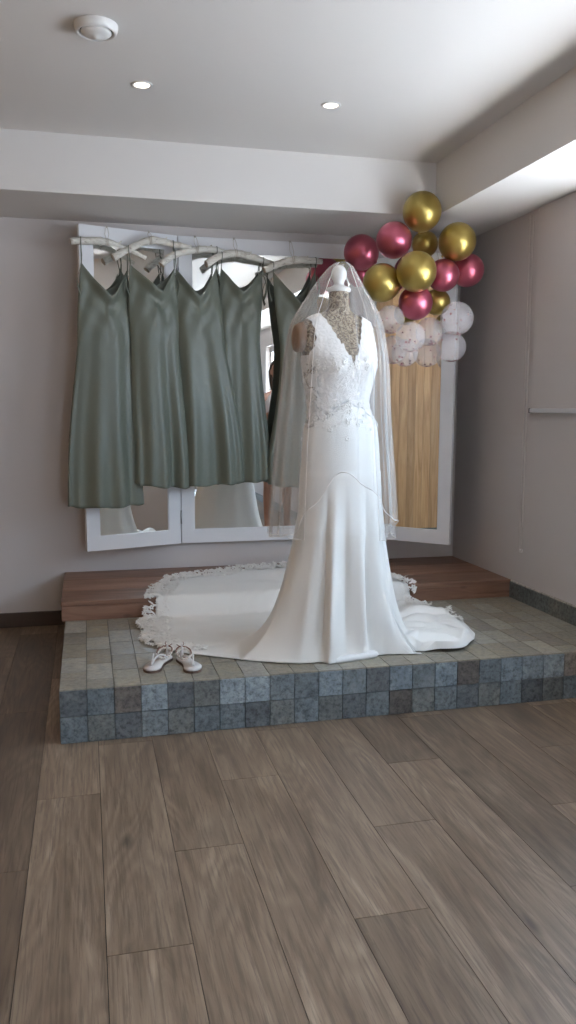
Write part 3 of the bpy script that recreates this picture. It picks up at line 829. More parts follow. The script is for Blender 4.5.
# ---- shoulder pieces: V neck edge and armhole edge, pressed onto the form
def hit(u, z, front):
    o = FC+lat*u+(fwd if front else -fwd)*.6; o.z = z
    loc, nor, idx, dist = bvh.ray_cast(o, -fwd if front else fwd)
    return (loc, nor) if loc else (None, None)
def crest(u):
    """height of the shoulder line at lateral offset u"""
    o = FC+lat*u+fwd*-.012; o.z = 2.2
    loc, nor, idx, dist = bvh.ray_cast(o, Vector((0, 0, -1)))
    return loc.z, loc.y
for s in (-1, 1):
    NR, NCc = 34, 9
    rowsS = []
    for i in range(2*NR+1):
        front = i <= NR; f = i/NR if front else (2*NR-i)/NR         # 0 at bust, 1 at crest
        row = []
        for j in range(NCc+1):
            c = j/NCc
            # inner and outer edge as function of f
            if front: ui = lerp(.006, .096, f**.95); uo = cinterp([(0, .164), (.25, .160), (.45, .142), (.7, .134), (1, .146)], f)[0]
            else: ui = lerp(.060, .098, f); uo = cinterp([(0, .166), (.3, .158), (.6, .138), (1, .146)], f)[0]
            u = s*(lerp(ui, uo, c)+.0025*sin(f*40)*(1 if c > .9 else 0)-.0025*sin(f*46)*(1 if c < .1 else 0))
            cz, cy = crest(u)
            z = lerp(1.42 if front else 1.36, cz-.001, f)
            if f > .93:
                o = Vector((FC+lat*u)); 
            loc, nor = hit(u, min(z, cz-.0015), front)
            if loc is None: loc, nor = FC+lat*u+Vector((0, 0, z)), Vector((0, 0, 1))
            row.append(loc+nor*.0075)
        rowsS.append(row)
    grid(bm, rowsS)
bod = obj('bodice', bm, M['lace'], gown, True, True)
# ---- lace motifs: small leaves and petals laid on the surface
def leaf(bm, c, n, d, L, w, lift=.0015):
    n = n.normalized(); d = (d-n*d.dot(n)); 
    if d.length < 1e-5: d = n.orthogonal()
    d.normalize(); s = n.cross(d)
    p = [c-d*L*.5, c-d*L*.18+s*w*.5+n*lift, c+d*L*.2+s*w*.42+n*lift, c+d*L*.5+n*lift*.4, c+d*L*.2-s*w*.42+n*lift, c-d*L*.18-s*w*.5+n*lift]
    m_ = c+n*(lift*2.2)
    vs = [bm.verts.new(q) for q in p]; mv = bm.verts.new(m_)
    for i in range(6): bm.faces.new((vs[i], vs[(i+1) % 6], mv))
def flower(bm, c, n, R, rnd):
    n = n.normalized(); a0 = rnd.random()*6; e = n.orthogonal().normalized(); g = n.cross(e)
    k = rnd.choice([5, 5, 6])
    for i in range(k):
        a = a0+2*PI*i/k; d = e*cos(a)+g*sin(a); leaf(bm, c+d*R*.55, n+d*.15, d, R*.95, R*.62, .002)
bm = bmesh.new(); rnd = random.Random(5)
for i in range(620):
    th = rnd.uniform(-.35, PI+.35); z = rnd.uniform(z_waist-.17, 1.47)
    if z < z_waist: 
        if rnd.random() > (z-(z_waist-.17))/.17: continue
    dth = abs(th-PI/2)
    if z > 1.43+.9*min(dth, .085)-.01+smooth(.05, .35, dth)*.03 and z > 1.42: continue
    p = gown_ring(z, th, .002); p2 = gown_ring(z, th+.05, .002); p3 = gown_ring(z+.01, th, .002)
    n = (p2-p).cross(p3-p).normalized()
    if n.dot(p-FC) < 0: n = -n
    if rnd.random() < .25: flower(bm, p, n, rnd.uniform(.009, .014), rnd)
    else:
        a = rnd.uniform(0, 2*PI); leaf(bm, p, n, Vector((cos(a)*lat.x, cos(a)*lat.y, sin(a))), rnd.uniform(.014, .026), rnd.uniform(.005, .009))
obj('lace_applique', bm, M['lace_solid'], gown, True, True)

# ---- skirt and train in one flowing surface
OUT_PX = [(280, 661), (300, 661.5), (324, 660.5), (330, 661.5), (350, 658), (370, 654.5), (383, 652.5), (394, 648.5), (409, 652), (430, 652), (452, 650), (465, 647.5), (474, 641), (475, 634), (466, 624), (450, 616), (437, 611), (425, 611)]
FLOORPTS = [at(u, v, 'z', ZP+(.012 if 270 < u < 396 else .012)).to_2d() for u, v in OUT_PX]
FLOORPTS += [Vector((1.70, 4.06)), Vector((1.69, 4.25)), Vector((1.60, 4.52)), Vector((1.42, 4.72)), Vector((1.17, 4.80))]
FLOORPTS += [at(u, v, 'z', ZS).to_2d() for u, v in ((240, 569), (200, 574.5), (167, 580), (156, 590))]
FLOORPTS += [Vector((.285, 4.11)), at(144, 625, 'z', ZP).to_2d(), at(147, 637, 'z', ZP).to_2d(), at(155, 645, 'z', ZP).to_2d(), at(180, 654, 'z', ZP).to_2d(), at(210, 657, 'z', ZP).to_2d(), at(238, 660, 'z', ZP).to_2d()]
kx, kw = SK[0][1], SK[0][2]
KC = Vector((kx, FC.y))
KC2 = Vector((kx, FC.y+.0))
ang = sorted([((math.atan2(p.y-KC2.y, p.x-KC2.x)) % (2*PI), (p-KC2).length) for p in FLOORPTS])
ang = [(ang[-1][0]-2*PI, ang[-1][1])]+ang+[(ang[0][0]+2*PI, ang[0][1])]
def Rout(a):
    # intersection with the outline polygon (linear in cartesian, not polar)
    a = a % (2*PI)
    for p, q in zip(ang, ang[1:]):
        if p[0] <= a <= q[0]:
            P1 = Vector((cos(p[0])*p[1], sin(p[0])*p[1])); P2 = Vector((cos(q[0])*q[1], sin(q[0])*q[1])); D = Vector((cos(a), sin(a)))
            e = P2-P1; den = D.x*e.y-D.y*e.x
            if abs(den) < 1e-9: return p[1]
            return (P1.x*e.y-P1.y*e.x)/den
    return ang[0][1]
def Rs(a):
    return (Rout(a)*2+Rout(a-.015)+Rout(a+.015)+Rout(a-.03)+Rout(a+.03))/6
def zfloor(x, y):
    return ZP+(ZS-ZP)*smooth(YS-.055, YS-.008, y)
NA = 420
def ringdir(th):
    p = gown_ring(z_knee, th); return p
def skirt_knee(a):
    # radius of knee ellipse in world direction a (about KC2)
    D = Vector((cos(a), sin(a), 0)); dl, df = D.dot(lat), D.dot(fwd)
    ph = abs(math.atan2(vd.dot(lat), -vd.dot(fwd))); k = .74; A_ = kw/math.sqrt(cos(ph)**2+(k*sin(ph))**2)
    return A_*k/math.sqrt((k*dl)**2+df**2)
def big_fold(a, z):
    g = lambda c, wd: math.exp(-(((a-c+PI) % (2*PI)-PI)/wd)**2)
    v = .024*g(-2.00, .11)-.026*g(-2.22, .075)+.016*g(-2.46, .14)-.012*g(-1.72, .10)-.018*g(-1.03, .075)+.016*g(-1.24, .13)+.014*g(-.72, .16)+.008*cos(9*a)
    return v*smooth(1.02, .38, z)
def train_pt(a, w):
    rk = skirt_knee(a); R = Rs(a)-.045*smooth(.75, .95, a % (2*PI))*smooth(3.0, 2.8, a % (2*PI))
    D = Vector((cos(a), sin(a)))
    ext = R-rk
    fl = .205-.045*cos(a)
    fall = min(ext, fl)
    t_ = smooth(fl*.7, fl*1.3, ext)
    cut = lerp(1.0, .6, t_)
    wf = min(1, w/cut)
    prof_ = lerp(wf**1.7, .55*wf**1.1+.45*wf**6, smooth(.08, .16, ext))
    rr = rk+fall*prof_
    if w > cut: rr = rk+fall+(ext-fall)*(w-cut)/(1-cut)
    hz = 1-wf
    # folds
    fold = (.012*cos(7*a+1.0)+.007*cos(11*a+2.0))*smooth(.05, .9, wf)*(1 if wf < 1 else max(0, 1-(w-cut)*3))
    fold = fold*.5+big_fold(a, z_knee-(z_knee-ZP)*wf)*(1 if wf < 1 else max(0, 1-(w-cut)*3))
    if ext < .25: fold *= lerp(1, .25, smooth(.7, 1, w))
    fold *= lerp(1, .55, smooth(.2, .4, ext))
    rr += fold
    x, y = KC2.x+D.x*rr, KC2.y+D.y*rr
    zf = zfloor(x, y)+.004
    if front > 0: zf += .026*front
    z = zf+(z_knee-zf)*hz
    if wf >= 1 or hz < .15:
        flat = 1-smooth(0, .15, hz) if hz > 0 else 1
        edge_ = smooth(1.0, .94, w) if ext > .25 else 0
        q = Vector((x*3.1, y*3.1, .3)); q2 = Vector((x*8, y*8, 2.3))
        wr = .022*max(0, noise.noise(q)+.25)+.010*abs(noise.noise(q2))
        if x > 1.32 and y < 3.95: wr += .055*abs(noise.noise(Vector((x*6, y*9, 5))))+.022
        z += wr*flat*(.25+.75*edge_)*(1 if ext > .25 else 0)
    return Vector((x, y, max(z, ZP+.003)))
bm = bmesh.new(); rows = []
# upper skirt from waist to knee on the same angular samples
def a2th(a):
    D = Vector((cos(a), sin(a), 0)); return math.atan2(D.dot(fwd), D.dot(lat))
ph_ = abs(math.atan2(vd.dot(lat), -vd.dot(fwd)))
for i in range(46):
    z = lerp(z_waist+.03, z_knee, i/45)
    row = []
    for k in range(NA):
        a = 2*PI*k/NA; th0 = a2th(a)
        th = math.atan2(sin(th0), cos(th0)*.74)     # ellipse parameter
        p = gown_ring(z, th, -.0015 if z > 1.0 else .001)
        p += Vector((cos(a), sin(a), 0))*big_fold(a, z)
        row.append(p)
    rows.append(row)
NW = 96
for i in range(1, NW+1):
    row = []
    for k in range(NA):
        a = 2*PI*k/NA; p = train_pt(a, i/NW)
        if i < 10:
            th0 = a2th(a); th = math.atan2(sin(th0), cos(th0)*.74); kp = gown_ring(z_knee, th, .001)+Vector((cos(a), sin(a), 0))*0
            q = Vector((kp.x, kp.y, p.z)); q = q+(Vector((p.x, p.y, 0))-Vector((KC2.x+cos(a)*skirt_knee(a), KC2.y+sin(a)*skirt_knee(a), 0)))
            p = q.lerp(p, i/10)
        row.append(p)
    rows.append(row)
grid(bm, rows, closed=True)
sk = obj('skirt', bm, M['ivory'], gown, True, True)
sk.modifiers.new('thickness', 'SOLIDIFY').thickness = .0015
# ---- lace edging round the back of the train
bm = bmesh.new(); rnd = random.Random(11)
for i in range(2300):
    a = rnd.uniform(.35, PI-.12) 
    R = Rs(a); 
    if R-skirt_knee(a) < .45: continue
    dens = 1
    band = .17
    off = rnd.uniform(-.13, .03)
    if a < .62: off = rnd.uniform(-.012, .010)
    if a < .62 and rnd.random() < .7: continue
    D = Vector((cos(a), sin(a))); r = R+off+.012*sin(a*23)
    x, y = KC2.x+D.x*r, KC2.y+D.y*r
    if y > YW-.02: continue
    tp = train_pt(a, max(.6, min(1, .6+.4*(r-skirt_knee(a)-.36)/max(.01, R-skirt_knee(a)-.36))))
    z = max(zfloor(x, y)+.006, tp.z+.003 if off < 0 else 0)+rnd.uniform(0, .014 if off > -.05 else .004)
    n = Vector((rnd.uniform(-.5, .5), rnd.uniform(-.6, .3), 1))
    if YS-.06 < y < YS: n = Vector((rnd.uniform(-.3, .3), -1, .6))
    c = Vector((x, y, z)); q = rnd.random()
    if q < .22: flower(bm, c, n, rnd.uniform(.013, .022), rnd)
    else:
        b_ = rnd.gauss(a, .9); leaf(bm, c, n, Vector((cos(b_), sin(b_), rnd.uniform(-.1, .25))), rnd.uniform(.022, .044), rnd.uniform(.008, .014), .003)
obj('lace_edging', bm, M['lace_solid'], gown, True, True)

# ------------------------------------------------------------------ veil
veil = empty('bridal_veil', (FC.x, FC.y, zt+.1)); tag(veil, 'sheer ivory tulle veil with a satin edge draped over the dress form', 'veil')
VCX = 1.056
vr = Vector((RR.x, RR.y, 0)).normalized()           # picture right, horizontal
vf = -vd                                             # towards the camera
PXM = 3.37/ (FPX*.96)
# apex, then silhouette rows: z, left offset, right offset (metres from the form axis), depth front, depth back
vz = lambda v: at(340, v, 'y', FC.y).z
mm = lambda px: px*(at(341, 400, 'y', FC.y)-at(340, 400, 'y', FC.y)).length
VS = [(262, 4, 4, .02, .02), (266, 11, 10, .035, .04), (275, 19, 15, .045, .055), (290, 29, 23, .060, .075), (305, 38, 31, .085, .095), (320, 46, 37, .115, .115), (340, 51, 41, .145, .13), (370, 55, 45, .160, .14),
      (410, 59, 47, .150, .15), (450, 63, 50, .155, .16), (500, 67, 54, .165, .17), (545, 70, 57, .17, .18)]
VT = [(vz(v), -mm(l), mm(r), f, b) for v, l, r, f, b in VS][::-1]
def veil_pt(a, z, phase, amp, scale=1.0):
    """a = 0 picture right, pi/2 towards camera, pi left, 3pi/2 away"""
    l, r, f, b = cinterp(VT, z)
    cx = (l+r)/2; w = (r-l)/2*scale
    dp = (f if sin(a) > 0 else b)*scale
    t = smooth(VT[-1][0], VT[-1][0]-.30, z)
    fo = amp*t*(.5*cos(9*a+phase)+.35*cos(17*a+phase*2+z*1.5)+.25*cos(29*a+phase*3))*(.5+.5*t)
    # a few deep gathers at the front-left, front-right
    for ac, wd, am in ((PI*.62, .05, .030), (PI*.74, .045, .022), (PI*.30, .05, .026), (PI*.20, .04, .022)):
        fo += am*math.exp(-(((a-ac+PI) % (2*PI)-PI)/wd)**2)*t*.7
    q = Vector((VCX, FC.y, 0))+vr*(cx+(w+fo*.7)*cos(a))+vf*((dp+fo)*sin(a)); q.z = z
    return q
ztop = VT[-1][0]
def hem_long(a):
    # long layer: open at the front
    s_ = sin(a)
    return vz(lerp(532, 540, .5+.5*cos(a*3)) )+.010*cos(a*7)
def hem_front(a):
    # pixel hem height of the front portion by picture x
    x = cos(a)
    tab = [(-1.0, 533), (-.75, 531), (-.55, 527), (-.45, 510), (-.25, 497), (-.1, 482), (.05, 471), (.2, 470), (.35, 477), (.5, 484), (.7, 494), (.8, 512), (.9, 514), (1.0, 520)]
    return vz(cinterp(tab, x)[0])
hemf = lambda a: hem_front(a) if sin(a) > 0 else lerp(hem_front(0) if cos(a) > 0 else hem_front(PI), vz(540), smooth(0, -.5, sin(a)))
NV = 300
def veil_layer(name, hem, phase, amp, scale, ztopo, a0=0, a1=2*PI):
    full = a1-a0 > 6.28
    bm = bmesh.new(); rows = []
    for i in range(71):
        f = (i/70)
        row = []
        for k in range(NV if full else NV+1):
            a = a0+(a1-a0)*k/NV; zz = lerp(ztopo, hem(a), f**1.15)
            row.append(veil_pt(a, zz, phase, amp, scale))
        rows.append(row)
    vs = grid(bm, rows, closed=full)
    if full: bm.faces.new(vs[0])
    o = obj(name, bm, M['veil'], veil, True, True)
    bm = bmesh.new()
    if full: tube(bm, rows[-1], .0016, 5, closed=True)
    else: tube(bm, [q[0] for q in rows]+rows[-1][1:-1]+[q[-1] for q in rows[::-1]], .0013, 5)
    e = obj('satin_edge', bm, M['veil_edge'], None, True); e.parent = o
    return o
veil_layer('tulle_layer', hemf, .6, .020, 1.0, ztop)
veil_layer('tulle_layer', lambda a: vz(535)+.008*cos(5*a), 2.9, .024, .95, ztop-.004, PI*.66, PI*2.24)
bm = bmesh.new()
for i in range(9):
    x = -.02+.005*i; c = Vector((FC.x, FC.y, 0))+vr*x+vf*-.02
    tube(bm, [(c.x, c.y, ztop-.004), (c.x, c.y+.004, ztop-.02), (c.x-vf.x*.012, c.y-vf.y*.012, ztop-.035)], .0009, 5)
obj('comb', bm, M['pearl'], veil, True, True)

# ------------------------------------------------------------------ balloons
BAL = [('G',1.729,4.140,2.281,0.101),('G',1.924,4.120,2.135,0.098),('G',1.826,4.320,2.155,0.071),('G',1.637,3.974,1.947,0.101),('G',1.501,4.104,1.905,0.098),
('G',1.888,4.280,1.843,0.071),('G',1.730,4.350,1.782,0.061),('P',1.521,4.500,2.128,0.098),('P',1.580,4.148,2.131,0.093),('P',2.049,4.250,2.014,0.090),
('P',1.862,4.150,1.965,0.085),('P',1.689,4.102,1.811,0.089),('P',1.556,4.640,2.030,0.070),('W',1.551,4.100,1.721,0.073),('W',1.615,3.980,1.624,0.076),
('W',1.792,4.150,1.670,0.075),('W',1.901,4.050,1.731,0.086),('W',1.931,4.178,1.595,0.081),('W',1.633,4.269,1.579,0.076),('W',1.647,4.131,1.554,0.071),('W',1.845,4.302,1.569,0.077)]
BL = ['shiny gold balloon at the very top of the bunch, against the bulkhead', 'large shiny gold balloon at the upper right of the bunch', 'small gold balloon tucked directly under the topmost gold balloon',
 'large shiny gold balloon in the centre of the bunch', 'shiny gold balloon at the left, just right of the veil top', 'half-hidden gold balloon behind and right of the lowest rose balloon', 'barely showing gold balloon between the rose and the clear balloons',
 'rose pink chrome balloon, leftmost of the bunch', 'rose pink chrome balloon, highest of the pink ones', 'rose pink chrome balloon, rightmost of the bunch', 'rose pink chrome balloon right of the central gold balloon',
 'rose pink chrome balloon, lowest of the pink ones, above the clear balloons', 'mostly hidden rose pink balloon behind the veil top',
 'clear white confetti balloon beside the veil, upper left of the clear ones', 'clear white confetti balloon foremost in the middle of the clear ones', 'clear white confetti balloon under the lowest rose balloon, with confetti at its bottom',
 'clear white confetti balloon, top right and largest of the clear ones', 'clear white confetti balloon at the lower right, over the mirror frame', 'clear white confetti balloon at the lower left, behind the foremost clear one',
 'clear white confetti balloon low in the middle, beneath the foremost clear one', 'clear white confetti balloon at the bottom, left of the lower right one']
bc = Vector((1.74, 4.30, 1.92))
hub = {'G': 'gold chrome balloons', 'P': 'rose chrome balloons', 'W': 'clear confetti balloons'}
for (k, x, y, z, r), lb in zip(BAL, BL):
    c = Vector((x, y, z)); ax = (bc-c).normalized(); 
    if k == 'W': ax = Vector((ax.x*.3, ax.y*.3+.4, .9)).normalized()
    if z > 2.2: ax = Vector((.0, .3, -1)).normalized()
    rot = ax.to_track_quat('Z', 'Y').to_matrix()
    t = empty('balloon', c); tag(t, lb, 'balloon', hub[k])
    bm = bmesh.new()
    prof = []
    for i in range(25):
        a = PI*i/24; rr = r*sin(a); zz = -r*cos(a)
        if zz > 0: zz *= 1.04; rr *= 1-.05*(zz/r)**3
        prof.append((max(rr, .0008), zz))
    lathe(bm, prof, 36)
    for v in bm.verts: v.co = rot @ v.co
    obj('balloon_skin', bm, M[{'G': 'gold', 'P': 'rose', 'W': 'clear'}[k]], t)
    bm = bmesh.new(); lathe(bm, [(.004, r*1.0), (.003, r*1.035), (.0045, r*1.05), (.0035, r*1.065), (.009, r*1.10), (.010, r*1.11), (.002, r*1.10)], 12)
    for v in bm.verts: v.co = rot @ v.co
    obj('knot', bm, M[{'G': 'gold', 'P': 'rose', 'W': 'clear'}[k]], t)
    if k == 'W':
        bm = bmesh.new(); rn = random.Random(int(x*1000))
        for i in range(46):
            if i < 34: a = rn.random()*2*PI; pl = PI-abs(rn.gauss(0, .36))
            else: a = rn.random()*2*PI; pl = rn.uniform(.3, 2.8)
            n = Vector((sin(pl)*cos(a), sin(pl)*sin(a), cos(pl))); e = n.orthogonal().normalized(); g = n.cross(e); cc = n*(r*.985); q = rn.uniform(.0035, .0062)
            vs = [bm.verts.new(cc+e*q*cos(2*PI*j/8)+g*q*sin(2*PI*j/8)) for j in range(8)]; bm.faces.new(vs)
            vs = [bm.verts.new(cc-n*.0006+e*q*cos(-2*PI*j/8)+g*q*sin(-2*PI*j/8)) for j in range(8)]; bm.faces.new(vs)
        obj('confetti', bm, M['confetti'], t, False)['kind'] = 'stuff'
# thin ribbons tying the bunch to a hook on the bulkhead
t = empty('balloon_ribbon', (1.78, 4.40, ZB)); tag(t, 'thin cord and hook holding the balloon bunch up under the bulkhead', 'cord')
bm = bmesh.new()
pp = [Vector((1.73, 4.45, ZB)), Vector((1.75, 4.42, 2.20)), Vector((1.76, 4.38, 2.05)), Vector((1.73, 4.27, 1.90)), Vector((1.74, 4.24, 1.76)), Vector((1.76, 4.23, 1.62))]
tab = [(i, *p) for i, p in enumerate(pp)]
tube(bm, [Vector(cinterp(tab, i*5/30)) for i in range(31)], .0015, 6)
obj('cord', bm, M['twine'], t, True, True)
bm = bmesh.new(); lathe(bm, [(.009, 0), (.009, -.004), (.003, -.006), (.003, -.014)], 16, (1.73, 4.45, ZB)); obj('hook', bm, M['white_plastic'], t, True, True)

# ------------------------------------------------------------------ sandals
def sandal(toe, heel, side, label):
    T = at(*toe, 'z', ZP+.01); Hh = Vector(heel)
    d = (Vector((T.x, T.y, 0))-Vector((Hh.x, Hh.y, 0))); L = .205; d.normalize(); s = Vector((-d.y, d.x, 0))*side
    t = empty('sandal', (T.x-d.x*L/2, T.y-d.y*L/2, ZP)); tag(t, label, 'shoe', 'flat white wedding sandals')
    O = Vector((T.x, T.y, ZP))-d*L
    def W(f, q, z): return O+d*(f*L)+s*q+Vector((0, 0, z))
    # outline: f along, half widths inner/outer
    prof = [(0, .012, .012), (.03, .021, .021), (.10, .027, .027), (.25, .026, .027), (.45, .022, .028), (.62, .028, .036), (.78, .036, .038), (.90, .034, .028), (.96, .025, .017), (1.0, .010, .004)]
    def sole(bm, z0, z1, gr):
        N = 30; lo = []; hi = []
        fs = [i/N for i in range(N+1)]
        for f in fs:
            a, b = cinterp(prof, f); lift = .010*smooth(.55, .0, f)*0+.0
            lo.append((W(f, -(a+gr), z0), W(f, b+gr, z0))); hi.append((W(f, -(a+gr), z1), W(f, b+gr, z1)))
        rows = [[l0, l1, h1, h0] for (l0, l1), (h0, h1) in zip(lo, hi)]
        v = grid(bm, rows, closed=True); bm.faces.new(v[0][::-1]); bm.faces.new(v[-1])
    bm = bmesh.new(); sole(bm, .0005, .010, .002); obj('outsole', bm, M['sole'], t, False, True)
    bm = bmesh.new(); sole(bm, .010, .016, 0); obj('insole', bm, M['shoe'], t, True, True)
    # thong straps from toe post to both sides near the arch, with pearl beads
    for sg in (-1, 1):
        bm = bmesh.new(); pts = []
        for i in range(15):
            f = i/14; pts.append(W(lerp(.80, .38, f), lerp(.004, sg*.029, f**1.3), .016+.030*sin(PI*min(1, f*1.05)*.85)+.004))
        tube(bm, pts, .0035, 8); st_ = obj('thong_strap', bm, M['shoe'], t, True, True)
    bm = bmesh.new()
    for i in range(24):
        a = 2*PI*i/24; c = W(.20+.17*cos(a), .030*sin(a), .036+.010*cos(a)*-1+.003*sin(3*a))
        bmesh.ops.create_icosphere(bm, subdivisions=1, radius=.0052 if i % 2 else .0068, matrix=Matrix.Translation(c))
    obj('pearl_trim', bm, M['pearl'], t, True, True)
    bm = bmesh.new(); tube(bm, [W(.18+.17*cos(a), .031*sin(a), .042-.014*cos(a)) for a in [2*PI*i/28 for i in range(28)]], .003, 7, closed=True)
    obj('ankle_strap', bm, M['strap'], t, True, True)
    bm = bmesh.new(); pts = [W(lerp(.02, .04, i/6), lerp(.0, 0, i/6), .016+.05*i/6) for i in range(7)]; tube(bm, pts, [.010, .009, .008, .006, .005, .004, .003], 8); obj('heel_counter', bm, M['shoe'], t, True, True)
    bm = bmesh.new(); tube(bm, [W(.03, 0, .054), W(.01, .012, .066), W(-.02, .010, .072)], .0018, 6); tube(bm, [W(.03, 0, .054), W(.02, -.014, .062), W(.01, -.020, .066)], .0018, 6); obj('lace_tie', bm, M['strap'], t, True, True)
sandal((148, 671), (.335, 3.43, 0), -1, 'flat white beaded sandal on the left, its toe pointing left')
sandal((196, 671), (.352, 3.44, 0), 1, 'flat white beaded sandal on the right, its toe pointing right')

# ------------------------------------------------------------------ person standing by the window, seen only in the mirror
PXY = Vector((1.915, 1.45, 0))
pers = empty('person', PXY); tag(pers, 'person with bare legs reflected in the mirror below the green dresses, hands raised', 'person')
def skin_mesh(name, verts, edges, rads, mat, parent, root_i=0, sub=2):
    me = bpy.data.meshes.new(name); me.from_pydata([tuple(v) for v in verts], edges, []); me.materials.append(mat)
    o = bpy.data.objects.new(name, me); link(o, parent)
    sm = o.modifiers.new('skin', 'SKIN'); sm.use_smooth_shade = True
    sv = me.skin_vertices[0].data
    for i, r in enumerate(rads): sv[i].radius = (r, r) if not isinstance(r, tuple) else r
    sv[root_i].use_root = True
    ss = o.modifiers.new('sub', 'SUBSURF'); ss.levels = sub; ss.render_levels = sub
    return o
V = [(0, 0, .92), (0, .0, 1.02), (0, -.01, 1.15), (0, -.01, 1.28), (0, -.015, 1.38), (0, -.01, 1.45), (0, .01, 1.52)]
Rd = [(.15, .10), (.125, .09), (.125, .09), (.14, .095), (.10, .07), (.05, .05), (.05, .05)]
E_ = [(0, 1), (1, 2), (2, 3), (3, 4), (4, 5), (5, 6)]
def add(p, r, par):
    V.append(p); Rd.append(r); E_.append((par, len(V)-1)); return len(V)-1
for s in (-1, 1):
    a = add((s*.09, 0, .84), .088, 0); a = add((s*.095, .01, .65), .074, a); a = add((s*.10, .012, .47), .054, a); a = add((s*.10, -.015, .34), .054, a); a = add((s*.105, -.01, .18), .038, a)
    a = add((s*.105, -.01, .085), .032, a); b = add((s*.11, .07, .04), (.036, .028), a); add((s*.118, .15, .025), (.034, .018), b); add((s*.103, -.055, .035), .028, a)
    a = add((s*.165, -.015, 1.36), .058, 4); a = add((s*.205, -.005, 1.22), .042, a); a = add((s*.215, .02, 1.09), .038, a); a = add((s*.17, .13, 1.16), .033, a); a = add((s*.10, .235, 1.24), .024, a)
    h_ = add((s*.075, .275, 1.265), (.034, .020), a)
    for q in range(4):
        b = add((s*(.052-.0), .300+.004*q, 1.30-.020*q), .0095, h_); b = add((s*.030, .318+.002*q, 1.302-.020*q), .0085, b); add((s*.012, .316, 1.300-.020*q), .0075, b)
    b = add((s*.055, .268, 1.292), .010, h_); add((s*.035, .280, 1.302), .009, b)
skin_mesh('body', V, E_, Rd, M['skin'], pers)
# head with a face
bm = bmesh.new(); bmesh.ops.create_uvsphere(bm, u_segments=32, v_segments=24, radius=1)
for v in bm.verts:
    x, y, z = v.co; fz = z
    w = .074*(1-.28*smooth(0, -1, z)); y2 = y*.095
    p = Vector((x*w, y2, z*.115))
    if y > 0:
        p.y += .020*math.exp(-(x/.16)**2-((z+.12)/.16)**2)          # nose
        p.y -= .008*(math.exp(-((abs(x)-.38)/.14)**2-((z-.08)/.10)**2))  # eye sockets
        p.y += .006*math.exp(-(x/.3)**2-((z+.46)/.06)**2)-.004*math.exp(-(x/.3)**2-((z+.50)/.03)**2)
    v.co = p+Vector((0, .03, 1.63))
for s in (-1, 1): bmesh.ops.create_uvsphere(bm, u_segments=10, v_segments=8, radius=.022, matrix=Matrix.Translation((s*.074, .02, 1.63)) @ Matrix.Diagonal((.35, .8, 1.3, 1)))
obj('head', bm, M['skin'], pers)
for s in (-1, 1):
    bm = bmesh.new(); bmesh.ops.create_uvsphere(bm, u_segments=12, v_segments=8, radius=.010, matrix=Matrix.Translation((s*.028, .110, 1.64))); obj('eye', bm, M['black'], pers)
bm = bmesh.new(); bmesh.ops.create_uvsphere(bm, u_segments=32, v_segments=24, radius=1)
for v in bm.verts:
    x, y, z = v.co; v.co = Vector((x*.084, y*.100-.004, z*.118+1.645))
    if z < .1 and y < .2: v.co.z = 1.645+z*.27; v.co.x *= 1.05; v.co.y = v.co.y*.85-.02
    if y > .35 and z < .45: v.co.y *= .45
obj('hair', bm, M['hair'], pers)
bm = bmesh.new(); N = 32; rows = []
for z, a, b in ((.60, .175, .125), (.75, .165, .12), (.90, .160, .118), (.98, .145, .105)): rows.append([(a*cos(2*PI*k/N), b*sin(2*PI*k/N), z) for k in range(N)])
grid(bm, rows, closed=True); obj('skirt', bm, M['shorts'], pers)
bm = bmesh.new(); rows = []
for z, a, b in ((.94, .150, .112), (1.05, .142, .105), (1.18, .150, .110), (1.30, .165, .112), (1.38, .150, .095), (1.43, .085, .075)): rows.append([(a*cos(2*PI*k/N), b*sin(2*PI*k/N)-.01, z) for k in range(N)])
grid(bm, rows, closed=True); obj('top', bm, M['garment'], pers)
ph = empty('phone', (PXY.x, PXY.y+.325, 1.27)); tag(ph, 'dark phone held in both hands by the reflected person', 'phone')
bm = bmesh.new(); box(bm, -.075, .075, -.004, .004, -.036, .036, .003); obj('phone_body', bm, M['black'], ph, False)
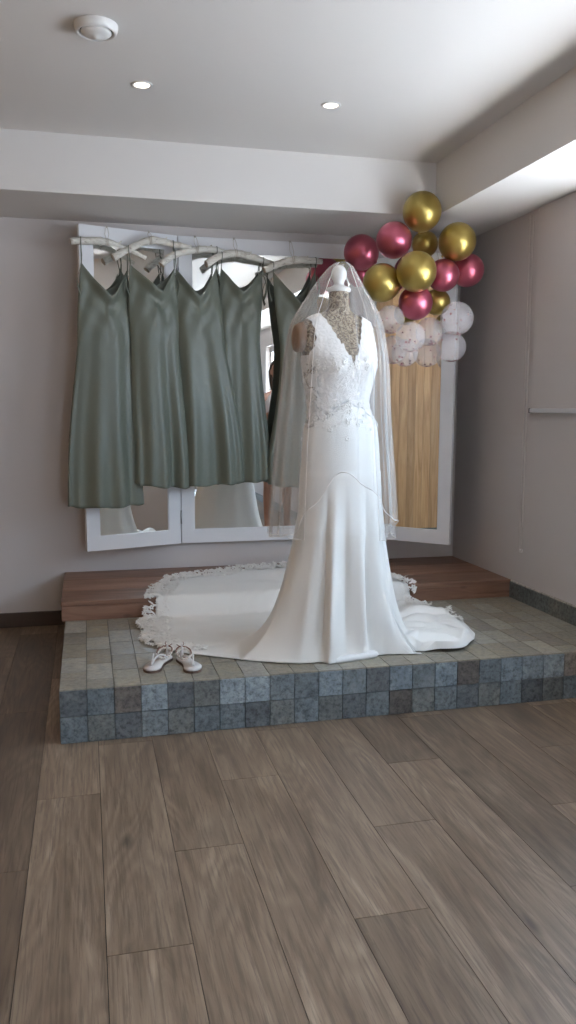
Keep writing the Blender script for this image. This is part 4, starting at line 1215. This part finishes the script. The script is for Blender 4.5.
bm = bmesh.new(); box(bm, -.070, -.045, .004, .006, .010, .030, .001); obj('camera_bump', bm, M['steel'], ph, False)

# ------------------------------------------------------------------ light
w = bpy.data.worlds.new('world'); scn.world = w; w.use_nodes = True; nt_ = w.node_tree; nt_.nodes.clear()
ow = nt_.nodes.new('ShaderNodeOutputWorld'); bg = nt_.nodes.new('ShaderNodeBackground'); bg.inputs[0].default_value = (.80, .90, 1, 1); bg.inputs[1].default_value = 2.0
tc = nt_.nodes.new('ShaderNodeTexCoord'); sp = nt_.nodes.new('ShaderNodeSeparateXYZ'); rp = nt_.nodes.new('ShaderNodeValToRGB')
nt_.links.new(tc.outputs['Generated'], sp.inputs[0]); nt_.links.new(sp.outputs[2], rp.inputs[0])
rp.color_ramp.elements[0].position = .0; rp.color_ramp.elements[0].color = (.77, .88, 1.0, 1); rp.color_ramp.elements[1].position = .04; rp.color_ramp.elements[1].color = (.62, .80, 1, 1)
nt_.links.new(rp.outputs[0], bg.inputs[0]); nt_.links.new(bg.outputs[0], ow.inputs[0])
def portal(loc, rot, sx, sy):
    ld = bpy.data.lights.new('window_portal', 'AREA'); ld.shape = 'RECTANGLE'; ld.size = sx; ld.size_y = sy; ld.cycles.is_portal = True
    o = bpy.data.objects.new('window_portal', ld); link(o); o.location = loc; o.rotation_euler = rot
portal((XR+.15, (WY0+WY1)/2, (WZ0+WZ1)/2), (0, PI/2, 0), WZ1-WZ0, WY1-WY0)
portal(((RX0+RX1)/2, YR-.15, (RZ0+RZ1)/2), (PI/2, 0, 0), RX1-RX0, RZ1-RZ0)

sl_ = bpy.data.lights.new('sun', 'SUN'); sl_.energy = 13; sl_.color = (1, .97, .93); sl_.angle = .01
so = bpy.data.objects.new('sun', sl_); link(so); so.rotation_euler = Vector((.245, .03, 1)).to_track_quat('Z', 'Y').to_euler()
vs_ = scn.view_settings; vs_.view_transform = 'Standard'; vs_.look = 'None'; vs_.exposure = 2.43; vs_.gamma = 1; vs_.use_curve_mapping = False
